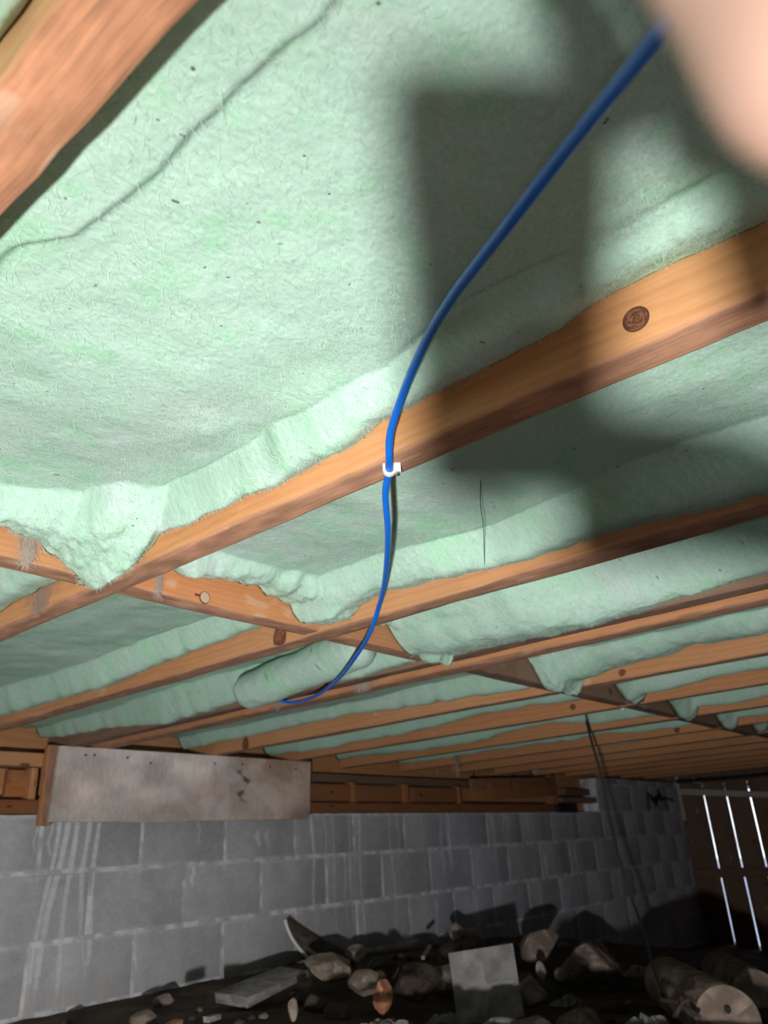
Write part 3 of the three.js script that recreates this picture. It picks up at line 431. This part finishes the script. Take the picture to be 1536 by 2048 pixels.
{ const g = timber(0.04, 0.03, 0.25, { seed: 12, seg: 10 }); g.rotateX(-Math.PI / 2); const m = mesh('edge_batten', g, W_C); m.position.set(1.358, 0.138, F + 0.038); tag(m, 'upright batten behind the left edge of weathered plywood', 'timber'); }
{ // weathered plywood
  const map = tex(1024, 256, (x, y, o) => { const X = x / 1024 * 1.19, Y = y / 256 * 0.24, n = fbm2(X * 6, Y * 9, 5, 3), m = 1.6 * fbm2(X * 8 + 5, Y * 11, 5, 9), br = clamp(sst(0.45, 1.15, X) * 0.75 + n * 0.7 + 0.15 - 0.5 * sst(0.12, 0.24, Y) * (1 - sst(0.3, 0.9, X))), cr = Math.exp(-(((X - 0.80 + 0.03 * noise2(Y * 22, 2, 4)) / (0.010 + 0.012 * noise2(Y * 60, 5, 4))) ** 2)) * sst(0.05, 0.10, Y) * (1 - sst(0.17, 0.20, Y)); const b = 1 + 0.16 * m + 0.05 * noise2(X * 300, Y * 60, 3); o[0] = mix(222, 184, br) * b; o[1] = mix(212, 156, br) * b; o[2] = mix(206, 140, br) * b; for (let c = 0; c < 3; c++) o[c] = mix(o[c], [70, 52, 42][c], cr * 0.7); const wet = sst(0.2, 0.45, fbm2(X * 10 + 3, Y * 12 + 7, 4, 17)); for (let c = 0; c < 3; c++) o[c] = mix(o[c], [226, 216, 210][c], wet * 0.5); });
  const s = new THREE.Shape(); s.moveTo(0, 0.004); s.lineTo(0.4, 0); s.lineTo(0.9, 0.004); s.lineTo(1.168, 0.003); s.lineTo(1.182, 0.014); s.lineTo(1.186, 0.12); s.lineTo(1.192, 0.238); s.lineTo(0.6, 0.2395); s.lineTo(0.012, 0.240); s.lineTo(0.006, 0.12); s.closePath();
  const g = new THREE.ExtrudeGeometry(s, { depth: 0.014, bevelEnabled: true, bevelThickness: 0.001, bevelSize: 0.001, bevelSegments: 1 }); const u = g.attributes.uv, p = g.attributes.position; for (let i = 0; i < u.count; i++) u.setXY(i, p.getX(i) / 1.2, p.getY(i) / 0.243);
  const b = group('plywood_panel', 1.358, 0.1445, F + 0.016 + 0.024); mesh('panel', g, std({ map, bumpMap: map, bumpScale: 0.0015 }), b); tag(b, 'large weathered plywood sheet with brown stains fixed above block wall', 'plywood');
  for (const [x, y] of [[0.105, 0.215], [0.138, 0.216], [0.268, 0.214], [0.365, 0.199], [0.66, 0.21], [0.80, 0.212], [0.95, 0.208], [1.1, 0.205]]) { const n = mesh('nail_head', new THREE.SphereGeometry(0.0042, 12, 8).scale(1, 1, 0.4), std({ color: 0x2a2422 }), b); n.position.set(x, y, 0.0155); }
  const back = slab('backing_timber', 1.40, 2.53, 0.222, 0.262, F + 0.001, F + 0.037, W_C, 'hidden batten packing the plywood sheet off the wall', 'timber', 14);
}
// studs and short boards between the plate and the joists
slab('jack_stud', 2.915, 2.945, 0.2215, 0.312, F - 0.08, F - 0.008, W_TILT, 'first upright stud right of the plywood, on the wall plate', 'stud', 21);
slab('jack_stud', 3.325, 3.372, 0.2215, 0.312, F - 0.08, F - 0.004, W_TILT, 'second upright stud right of the plywood, on the wall plate', 'stud', 22);
slab('jack_stud', 3.80, 3.83, 0.2215, 0.31, F - 0.08, F - 0.006, W_TILT, 'third upright stud right of the plywood, beside the long tilted board', 'stud', 23);
const W_INF = std({ map: W_C.map, color: 0xc4b4a8 });
slab('infill_board', 2.56, 2.913, 0.226, 0.302, F - 0.05, F - 0.014, W_INF, 'brown infill board in the first gap right of the plywood', 'board', 24);
slab('infill_board', 2.947, 3.323, 0.226, 0.302, F - 0.05, F - 0.014, W_INF, 'brown infill board in the second gap right of the plywood', 'board', 25);
slab('infill_board', 3.374, 3.798, 0.226, 0.300, F - 0.05, F - 0.014, W_INF, 'brown infill board in the third gap right of the plywood', 'board', 26);
slab('top_plate', 2.56, 4.87, 0.315, 0.352, F - 0.13, F - 0.06, W_BOARD, 'dark timber set back above the studs and infill boards', 'plate', 27);
{ const g = boxUV(box(0.96, 0.115, 0.02, 0.002, 0.004, 5)); const m = mesh('tilted_board', g, W_TILT); m.position.set(4.36, 0.312, F + 0.008); m.rotation.z = 0.045; tag(m, 'long brown board leaning slightly uphill above the wall plate', 'board'); }
slab('jack_stud', 4.885, 4.95, 0.2215, 0.40, F - 0.05, F + 0.01, W_TILT, 'upright stud just right of the long tilted board', 'stud', 29);
{ const g = boxUV(box(0.28, 0.06, 0.10, 0.004)); const m = mesh('joist_hanger', g, M_BLACK); m.position.set(5.02, 0.2, F - 0.045); tag(m, 'dark damp proof packer beside the upright stud, next to the pier', 'packer'); }
slab('offcut', 5.0, 5.53, 0.235, 0.268, F - 0.09, F - 0.02, W_GREY, 'grey timber offcut wedged in the dark gap before the pier', 'timber', 31);
slab('offcut', 5.13, 5.5, 0.29, 0.33, F - 0.12, F - 0.05, W_BOARD, 'dark timber offcut above the grey offcut before the pier', 'timber', 32);
{ const g = timber(0.02, 0.03, 0.36, { seed: 51, seg: 8 }); g.rotateX(-Math.PI / 2); const m = mesh('corner_batten', g, M_PALE); m.position.set(7.135, 0.10, ZW + 0.03); tag(m, 'pale upright batten in the corner between block pier and boards', 'batten'); }
{ const k = group('pipe_bracket', 7.12, 0.40, -2.42); tag(k, 'small pale bracket at the top of the boarded wall', 'bracket'); const a = mesh('arm', closedTube([[-0.05, 0.03, 0], [-0.03, 0.0, 0.03], [0.0, -0.03, 0.06]], 0.008, 16, 8), M_PALE, k); mesh('plate', box(0.05, 0.018, 0.05, 0.003), M_PALE, k); }

// ------------------------------------------------------------------ rubble on the dirt
function put(name, geo, mat, x, y, z, label, category, rx = 0, ry = 0, rz = 0, grp) { const m = mesh(name, geo, mat); m.position.set(x, y, z); m.rotation.set(rx, ry, rz); return tag(m, label, category, grp); }
const onG = (x, z, d = 0) => G(x, z) + d;
put('fibre_cement_sheet', boxUV(box(0.213, 0.202, 0.008, 0.0012, 0.005, 9), 0.5), M_GREY, 2.457, -0.416, -1.65, 'square grey sheet offcut standing on edge in the rubble', 'sheet', -0.10, -0.86, 0.0);
put('concrete_slab', boxUV(box(0.36, 0.03, 0.12, 0.004, 0.006, 3), 0.5), M_GREY, 1.93, -0.368, -2.14, 'long grey concrete slab lying against the foot of the wall', 'slab', 0.12, 0.25, 0.06);
put('concrete_chunk', rock(3, 0.115, 0.045, 0.09), M_STONE, 2.22, -0.352, -2.13, 'flat pale concrete chunk below the curled plastic', 'chunk', 0.1, 0.3, -0.06);
put('stone', rock(4, 0.058, 0.04, 0.05), M_STONE, 2.03, -0.362, -1.80, 'pinkish stone left of the grey sheet', 'stone');
put('brick_shard', rock(5, 0.032, 0.046, 0.03, { cuts: 9, rough: 0.03 }), M_BRICK, 1.87, -0.36, -1.60, 'orange pointed brick shard standing among dark rubble', 'brick', 0.2, 0.4, -0.3);
put('rock', rock(6, 0.11, 0.06, 0.08), M_DARK, 2.36, -0.41, -1.87, 'dark grey rock behind the left edge of the grey sheet', 'rock');
{ const g = timber(0.012, 0.012, 0.17, { seed: 71, seg: 10, r: 0.002 }); g.rotateY(Math.PI / 2); put('stick', g, M_STONE, 2.40, -0.345, -1.86, 'pale flat stick lying on the dark rock', 'stick', 0, 0.5, 0.08); }
put('rock', rock(17, 0.19, 0.075, 0.15, { cuts: 14 }), M_DARK, 3.05, -0.415, -2.12, 'wide dark rock under the small pale one on the mound', 'rock', 0, 0.4, 0);
put('rock', rock(7, 0.046, 0.042, 0.04), M_STONE, 3.083, -0.332, -2.2, 'small pale rock high on the mound left of the biggest rock', 'rock');
put('rock', rock(8, 0.115, 0.068, 0.09, { cuts: 12 }), M_STONE, 3.19, -0.385, -1.86, 'biggest brown rock at the crest of the rubble mound', 'rock', 0, 0.3, 0.25);
put('rock', rock(9, 0.155, 0.085, 0.12, { cuts: 9, rough: 0.12 }), M_STONE, 3.24, -0.47, -1.66, 'broad sloping brown lump right below the biggest rock', 'rock', 0, 0.2, -0.3);
put('rock', rock(21, 0.13, 0.075, 0.10, { cuts: 10, rough: 0.1 }), M_STONE, 3.52, -0.485, -1.78, 'long brown rock at the right hand foot of the rubble mound', 'rock', 0, 0.1, -0.35);
put('rock', rock(22, 0.10, 0.06, 0.08, { cuts: 12 }), M_STONE, 2.70, -0.45, -1.97, 'squarish brown rock left of the biggest rock, behind the sheet', 'rock', 0, 0.7, 0.1);
put('rock', rock(23, 0.12, 0.05, 0.09, { cuts: 10 }), M_DARK, 2.62, -0.42, -2.22, 'low dark rock between curled plastic and the square sheet', 'rock', 0, 0.2, 0.05);
put('rock', rock(24, 0.09, 0.045, 0.07, { cuts: 11 }), M_STONE, 2.48, -0.51, -1.34, 'flat brown rock in front of the square sheet on its right', 'rock', 0, 0.5, 0);
put('stone', rock(10, 0.019, 0.038, 0.02, { cuts: 20, rough: 0.03, crease: 1.2 }), std({ map: greyMap, color: 0xffffff }), 2.737, -0.415, -1.6, 'oblong whitish stone standing below the biggest rock', 'stone', 0, 0, 0.3);
put('stone', rock(11, 0.038, 0.028, 0.03, { cuts: 30, rough: 0.02, crease: 1.2 }), M_GREY, 2.868, -0.44, -1.6, 'smooth round grey stone beside the oblong whitish one', 'stone');
put('rock', rock(19, 0.2, 0.1, 0.15, { cuts: 12 }), M_DARK, 2.93, -0.55, -1.80, 'dark rock half buried under the biggest rock', 'rock', 0, 0.9, 0);
put('rock', rock(12, 0.07, 0.05, 0.06), M_STONE, 2.68, -0.47, -1.62, 'angular rock right of the grey sheet', 'rock', 0, 0.6, 0.2);
put('concrete_chunk', rock(13, 0.085, 0.035, 0.07), M_GREY, 1.94, -0.425, -1.26, 'flat grey chunk in front of the grey sheet', 'chunk');
put('flat_stone', rock(14, 0.13, 0.03, 0.10, { cuts: 10, rough: 0.03 }), std({ map: greyMap, color: 0xb8c4e8 }), 4.25, -0.585, -1.58, 'flat bluish stone slab behind the concrete cylinder', 'stone', 0.05, 0.2, -0.05);
put('stone', rock(15, 0.04, 0.024, 0.03), M_STONE, 1.705, -0.388, -2.35, 'tan stone at the foot of the wall left of the slab', 'stone');
put('stone', rock(16, 0.014, 0.027, 0.014), M_STONE, 1.63, -0.36, -1.70, 'small upright pinkish stone in front of the slab', 'stone');
put('timber_offcut', boxUV(box(0.05, 0.024, 0.03, 0.002, 0.003, 4), 0.3), std({ map: W_A.map }), 1.294, -0.345, -1.75, 'little pale timber offcut at the bottom edge on the left', 'offcut', 0, 0.4, 0.1);
put('timber_offcut', boxUV(box(0.05, 0.011, 0.02, 0.002, 0.002, 5), 0.3), M_GREY, 1.41, -0.345, -1.75, 'thin grey offcut right of the pale timber offcut', 'offcut', 0, 0.3, 0);
put('stone', rock(18, 0.05, 0.035, 0.04), M_STONE, 2.571, -0.36, -2.32, 'stone under the lower end of the curled plastic', 'stone');
{ // curled strip against the wall
  const n = 20, m = 10, pos = [], idx = [], uv = []; for (let i = 0; i <= n; i++) for (let j = 0; j <= m; j++) { const t = i / n, s = j / m, x = 2.445 + 0.10 * t * t + s * (0.02 + 0.22 * t), y = -0.235 - 0.155 * t + 0.02 * s * (1 - t), z = ZW + 0.012 + 0.05 * t + 0.04 * Math.sin(s * Math.PI) * t; pos.push(x, y, z); uv.push(s, t); }
  for (let i = 0; i < n; i++) for (let j = 0; j < m; j++) { const a = i * (m + 1) + j, b = a + m + 1; idx.push(a, b, a + 1, a + 1, b, b + 1); }
  const g = new THREE.BufferGeometry(); g.setAttribute('position', new THREE.Float32BufferAttribute(pos, 3)); g.setAttribute('uv', new THREE.Float32BufferAttribute(uv, 2)); g.setIndex(idx); g.computeVertexNormals();
  const k = group('plastic_offcut', 2.5, -0.39, ZW + 0.05); tag(k, 'curled grey plastic sheet with white rim leaning against wall', 'plastic'); g.translate(-2.5, 0.39, -ZW - 0.05); mesh('sheet', g, M_DARK, k);
  const rim = []; for (let i = 0; i <= n; i += 2) { const t = i / n; rim.push([2.445 + 0.10 * t * t - 2.5, -0.235 - 0.155 * t + 0.39, -0.038 + 0.05 * t]); } mesh('rim', closedTube(rim, 0.007, 40, 8), M_WHITE, k);
}
// concrete cylinders
const M_CYL = std({ map: stoneMap, color: 0xf4f0ec, bumpMap: stoneMap, bumpScale: 0.002 });
function cylinderRoll(name, a, b, r, label, withHole) {
  const A = new THREE.Vector3(...a), B = new THREE.Vector3(...b), L = A.distanceTo(B), k = group(name, ...a); tag(k, label, 'cylinder');
  const g = new THREE.LatheGeometry([[0, 0], [r * 0.86, 0], [r * 0.97, 0.004], [r, 0.014], [r * 0.985, L * 0.3], [r * 1.0, L * 0.6], [r * 0.99, L - 0.012], [r * 0.95, L], [0, L]].map(([x, y]) => new THREE.Vector2(x, y)), 56), p = g.attributes.position; for (let i = 0; i < p.count; i++) { const f = 1 + 0.02 * fbm3(p.getX(i) * 20, p.getY(i) * 9, p.getZ(i) * 20, 3); p.setXYZ(i, p.getX(i) * f, p.getY(i), p.getZ(i) * f); }
  g.computeVertexNormals(); const m = mesh('body', boxUV(toCreasedNormals(g, 0.9), 0.5), M_CYL, k); const q = new THREE.Quaternion().setFromUnitVectors(new THREE.Vector3(0, 1, 0), B.clone().sub(A).normalize()); m.quaternion.copy(q);
  if (withHole) { const h = mesh('hole', new THREE.LatheGeometry([[0.006, -0.001], [0.0082, -0.0006], [0.0072, 0.001], [0.005, 0.0005], [0, 0.0006]].map(([x, y]) => new THREE.Vector2(x, y)), 20), std({ color: 0x2a2521 }), k); h.quaternion.copy(q); h.position.set(withHole[0] - a[0], withHole[1] - a[1], withHole[2] - a[2]); }
}
cylinderRoll('concrete_cylinder', [2.254, -0.433, -0.807], [3.05, -0.478, -1.28], 0.081, 'large pale cylinder with small hole in its round end', [2.2335, -0.402, -0.797]);
cylinderRoll('concrete_cylinder', [3.108, -0.52, -1.0], [3.83, -0.555, -1.36], 0.085, 'second darker cylinder lying behind the one with the hole');
// crumpled clear film
function film(seed, x, y, z, sx, sz, hgt, label) { const g = new THREE.PlaneGeometry(sx, sz, 30, 24); g.rotateX(-Math.PI / 2); const p = g.attributes.position; for (let i = 0; i < p.count; i++) { const a = p.getX(i) / sx, b = p.getZ(i) / sz, e = 1 - Math.max(Math.abs(a), Math.abs(b)) * 2; p.setXYZ(i, p.getX(i) + 0.01 * noise2(a * 7, b * 7 + seed, 2), hgt * (0.2 + 0.8 * Math.abs(fbm2(a * 3.4 + seed, b * 3.4, 2, 4))) * sst(-0.05, 0.6, e), p.getZ(i) + 0.01 * noise2(a * 7 + 5, b * 7 + seed, 6)); } g.computeVertexNormals(); put('plastic_film', toCreasedNormals(g, 0.4), M_FILM, x, y, z, label, 'film'); }
film(1, 1.52, -0.36, -1.30, 0.12, 0.10, 0.04, 'crumpled clear film at bottom edge below the brick shard');
film(2, 2.02, -0.44, -1.5, 0.10, 0.08, 0.04, 'crumpled clear film just left of the grey sheet foot');
film(3, 2.13, -0.44, -0.97, 0.12, 0.10, 0.07, 'crumpled clear film left of the cylinder with the hole');
film(4, 2.70, -0.50, -1.50, 0.12, 0.08, 0.05, 'crumpled clear film between grey sheet and smooth round stone');
film(5, 3.30, -0.49, -1.50, 0.16, 0.08, 0.05, 'crumpled clear film on the broad sloping brown lump');
for (const [i, a, b, l] of [[0, [2.314, -0.404, -0.993], [2.133, -0.401, -0.832], 'dark stick lying left to right in front of the concrete cylinder'], [1, [2.221, -0.425, -0.931], [2.144, -0.364, -0.838], 'short dark stick crossing the longer dark stick']]) { const g = closedTube([a, [(a[0] + b[0]) / 2, (a[1] + b[1]) / 2 + 0.01, (a[2] + b[2]) / 2], b], 0.006, 20, 7); const m = mesh('stick', g, M_DARK); tag(m, l, 'stick'); }
{ // scattered small stones, alike one another
  const R = rng(99), kinds = [1, 2, 3, 4].map((k) => rock(40 + k, 1, 0.7, 0.9, { detail: 5 })), mats = [M_DARK, M_DARK, M_DARK, M_STONE];
  for (let i = 0; i < 110; i++) {
    const x = 1.2 + R() * 3.0, z = -2.5 + R() * 1.75, s = 0.012 + R() * R() * 0.05; const o = R() * 6, kd = Math.floor(R() * 4), md = Math.floor(R() * 4);
    if (Math.hypot(x - 2.457, z + 1.65) < 0.17 || Math.hypot(x - 3.2, z + 1.85) < 0.2 || (x > 2.1 && z > -1.5 && Math.abs((z + 0.807) - (x - 2.254) * -0.58) < 0.18) || (x > 3 && z > -1.45)) continue;
    const m = mesh('rubble_stone', kinds[kd], mats[md]); m.scale.setScalar(s); m.position.set(x, G(x, z) + s * 0.3, z); m.rotation.set(0, o, 0); tag(m, 'small loose stone scattered over the dark dirt among the rubble', 'stone', 'small loose stones in the rubble');
  }
}

// ------------------------------------------------------------------ the lamp, the phone and the hand that holds it
{
  const k = group('work_lamp', LAMP.x, LAMP.y, LAMP.z); tag(k, 'small round work lamp lying on the dirt behind the phone', 'lamp');
  const q = new THREE.Quaternion().setFromUnitVectors(new THREE.Vector3(0, 1, 0), lampAim), V = (a) => a.map(([x, y]) => new THREE.Vector2(x, y));
  const b = mesh('housing', new THREE.LatheGeometry(V([[0, -0.09], [0.012, -0.09], [0.014, -0.085], [0.014, -0.03], [0.02, -0.012], [0.021, 0.004], [0.0175, 0.004], [0.017, -0.004], [0, -0.004]]), 40), M_BLACK, k);
  const l = mesh('lens', new THREE.LatheGeometry(V([[0.0165, 0], [0.012, 0.003], [0, 0.004]]), 32), new THREE.MeshStandardMaterial({ color: 0xffffff, emissive: 0xffffff, emissiveIntensity: 3 }), k); b.quaternion.copy(q); l.quaternion.copy(q);
  const c = mesh('stand', closedTube([[0.0, 0, 0.02], [0.0, -0.045, 0.03], [0, -0.075, 0.0], [0, -0.045, -0.03], [0, 0, -0.02]], 0.003, 30, 8), M_STEEL, k);
}
const camQ = camera.quaternion.clone();
{
  const k = group('phone', 0, 0, 0); k.quaternion.copy(camQ); tag(k, 'dark smartphone taking the picture, gripped at its right side', 'phone');
  const s = new THREE.Shape(), x0 = -0.048, x1 = 0.0155, y0 = -0.129, y1 = 0.0135, r = 0.010; s.moveTo(x0 + r, y0); s.lineTo(x1 - r, y0); s.quadraticCurveTo(x1, y0, x1, y0 + r); s.lineTo(x1, y1 - r); s.quadraticCurveTo(x1, y1, x1 - r, y1); s.lineTo(x0 + r, y1); s.quadraticCurveTo(x0, y1, x0, y1 - r); s.lineTo(x0, y0 + r); s.quadraticCurveTo(x0, y0, x0 + r, y0);
  const g = new THREE.ExtrudeGeometry(s, { depth: 0.0056, bevelEnabled: true, bevelThickness: 0.001, bevelSize: 0.001, bevelSegments: 3 }); g.translate(0, 0, 0.0032); mesh('body', g, M_BLACK, k);
  const ring = new THREE.TorusGeometry(0.007, 0.0008, 8, 32); ring.translate(0, 0, 0.002); mesh('lens_ring', ring, M_STEEL, k);
  const led = mesh('flash_led', new THREE.CylinderGeometry(0.003, 0.003, 0.0008, 20).rotateX(Math.PI / 2).translate(0.0085, -0.0105, 0.0021), new THREE.MeshStandardMaterial({ color: 0xffffff, emissive: 0xfff4e6, emissiveIntensity: 4 }), k);
  const fl = new THREE.SpotLight(new THREE.Color(1, 0.95, 0.9), 0.021, 5, 1.3, 0.6, 2); fl.position.set(0.0085, -0.0105, -0.001); fl.target.position.set(0.05, 0.04, -0.1); fl.castShadow = true; fl.shadow.radius = 0.15; k.add(fl, fl.target);
  const sc = new THREE.BoxGeometry(0.058, 0.14, 0.0004); sc.translate(-0.0162, -0.0552, 0.01); mesh('screen', sc, std({ color: 0x0a0b0d, roughness: 0.1 }), k);
}
{ // hands: signed fields of tapered capsules, meshed with marching cubes; millimetres in the phone's frame
  const k = group('person', 0, 0, 0); k.quaternion.copy(camQ); tag(k, 'hands of a person, one gripping the phone, one reaching past its lens', 'person');
  const skin = new THREE.MeshPhysicalMaterial({ color: 0xe0bba9, roughness: 0.55, sheen: 0.2 }), cloth = std({ color: 0x2c3440, roughness: 1 }), nailM = std({ color: 0xe6c0b0, roughness: 0.3 });
  const chain = (pts, rs) => pts.slice(1).map((p, i) => { const a = new THREE.Vector3(...pts[i]), ab = new THREE.Vector3(...p).sub(a); return { a, ab, l: ab.lengthSq(), ra: rs[i], rb: rs[i + 1] }; });
  const cap = (x, y, z, s) => { const px = x - s.a.x, py = y - s.a.y, pz = z - s.a.z, t = clamp((px * s.ab.x + py * s.ab.y + pz * s.ab.z) / s.l); return Math.hypot(px - s.ab.x * t, py - s.ab.y * t, pz - s.ab.z * t) - mix(s.ra, s.rb, t); };
  const smin = (a, b, q) => { const h = clamp(0.5 + 0.5 * (b - a) / q); return mix(b, a, h) - q * h * (1 - h); };
  function hand(palm, fingers, c0, S, N) {
    const mc = new MarchingCubes(N, new THREE.MeshBasicMaterial(), false, false, 300000); mc.isolation = 0;
    for (let z = 0; z < N; z++) for (let y = 0; y < N; y++) for (let x = 0; x < N; x++) {
      const X = (x - N / 2) / (N / 2) * S + c0[0], Y = (y - N / 2) / (N / 2) * S + c0[1], Z = (z - N / 2) / (N / 2) * S + c0[2]; let d = 900;
      for (const s of palm) d = smin(d, cap(X, Y, Z, s), 14); for (const f of fingers) { let e = 900; for (const s of f) e = smin(e, cap(X, Y, Z, s), 3); d = smin(d, e, 5); }
      mc.field[z * N * N + y * N + x] = -d;
    }
    mc.update(); const n = mc.count, P = mc.positionArray.slice(0, n * 3), Q = mc.normalArray.slice(0, n * 3);
    for (let i = 0; i < 3 * n; i++) P[i] = (P[i] * S + c0[i % 3]) / 1000;
    const g = new THREE.BufferGeometry(); g.setAttribute('position', new THREE.BufferAttribute(P, 3)); g.setAttribute('normal', new THREE.BufferAttribute(Q, 3)); return mesh('hand', g, skin, k);
  }
  const nail = (m, p, dir, out) => { const e = new THREE.SphereGeometry(0.0052, 16, 10).scale(1, 1.3, 0.3), o = mesh('fingernail', e, nailM, m), Y = new THREE.Vector3(...dir).normalize(), Z = new THREE.Vector3(...out).addScaledVector(Y, -Y.dot(new THREE.Vector3(...out))).normalize(); o.position.set(p[0] / 1000, p[1] / 1000, p[2] / 1000); o.quaternion.setFromRotationMatrix(new THREE.Matrix4().makeBasis(Y.clone().cross(Z), Y, Z)); };
  const sleeve = (a, b, r) => { const A = new THREE.Vector3(...a).divideScalar(1000), B = new THREE.Vector3(...b).divideScalar(1000), L = A.distanceTo(B); const m = mesh('sleeve', new THREE.LatheGeometry([[r - 0.003, 0], [r, 0.003], [r + 0.001, 0.03], [r + 0.009, L], [r + 0.006, L], [r - 0.001, 0.03], [r - 0.003, 0]].map(([x, y]) => new THREE.Vector2(x, y)), 32), cloth, k); m.position.copy(A); m.quaternion.setFromUnitVectors(new THREE.Vector3(0, 1, 0), B.sub(A).normalize()); };
  // the reaching hand
  const w1 = [150, 22, -52], h1 = hand([...chain([[225, -8, -40], w1], [30, 25]), ...chain([w1, [68, 44, -58]], [22, 12]), ...chain([w1, [74, 64, -66]], [22, 12]), ...chain([w1, [82, 84, -70]], [20, 12]), ...chain([w1, [94, 98, -72]], [18, 11]), ...chain([w1, [98, 14, -48]], [22, 17]), ...chain([[150, 8, -50], [76, 28, -54]], [22, 15]), ...chain([[98, 12, -48], [57, 22, -50]], [21, 13])], [
    chain([[68, 44, -58], [36.5, 38, -60], [25, 58, -64], [12, 80, -68]], [12, 10.5, 9.2, 7.6]), chain([[74, 64, -66], [44.5, 56, -86], [35, 78, -92], [24, 98, -96]], [12, 10.2, 9.2, 7.6]),
    chain([[82, 84, -70], [64, 86, -100], [53, 105, -106], [42, 120, -108]], [11.5, 10, 9, 7.4]), chain([[94, 98, -72], [80, 104, -100], [70, 119, -106], [62, 130, -106]], [10, 8.8, 8, 6.8]),
    chain([[96, 8, -48], [77, -8, -45], [76, -36, -42]], [21, 15, 10])], [120, 50, -72], 112, 104);
  nail(h1, [11, 79, -75], [-13, 22, -4], [0, 0, -1]); nail(h1, [23, 97, -103], [-13, 20, -4], [0, 0, -1]); nail(h1, [75, -38, -33], [-3, -26, 2], [-0.3, 0, 1]);
  sleeve([172, 13, -48], [330, -50, -30], 0.034);
  // the gripping hand
  const w2 = [142, -144, 14], h2 = hand([...chain([[225, -162, 26], w2], [30, 25]), ...chain([w2, [48, -116, -4]], [20, 11]), ...chain([w2, [48, -127, -6]], [20, 11]), ...chain([w2, [50, -138, -6]], [20, 11]), ...chain([w2, [54, -148, -4]], [18, 10]), ...chain([w2, [82, -124, 20]], [18, 14])], [
    chain([[48, -116, -4], [24, -111, -13], [0, -107, -12], [-18, -105, -7]], [11, 9.5, 8.5, 7.2]), chain([[48, -127, -6], [24, -125, -16], [-4, -122, -13], [-24, -119, -7]], [11, 9.6, 8.6, 7.3]),
    chain([[50, -138, -6], [26, -139, -16], [0, -137, -13], [-19, -133, -7]], [11, 9.4, 8.4, 7.2]), chain([[54, -148, -4], [32, -151, -13], [12, -151, -11], [-4, -148, -6]], [9.6, 8.2, 7.4, 6.4]),
    chain([[82, -124, 20], [50, -114, 25], [26, -108, 22], [6, -103, 19.5]], [14, 11.5, 9.5, 8])], [115, -140, 5], 112, 104);
  nail(h2, [4, -102, 26.5], [-20, 5, -2], [0, 0, 1]); for (const [x, y] of [[-20, -105], [-26, -119], [-21, -133], [-6, -148]]) nail(h2, [x, y, -13.5], [-18, 2, 5], [0, 0, -1]);
  sleeve([170, -158, 18], [330, -192, 40], 0.034);
}

renderer.render(scene, camera);
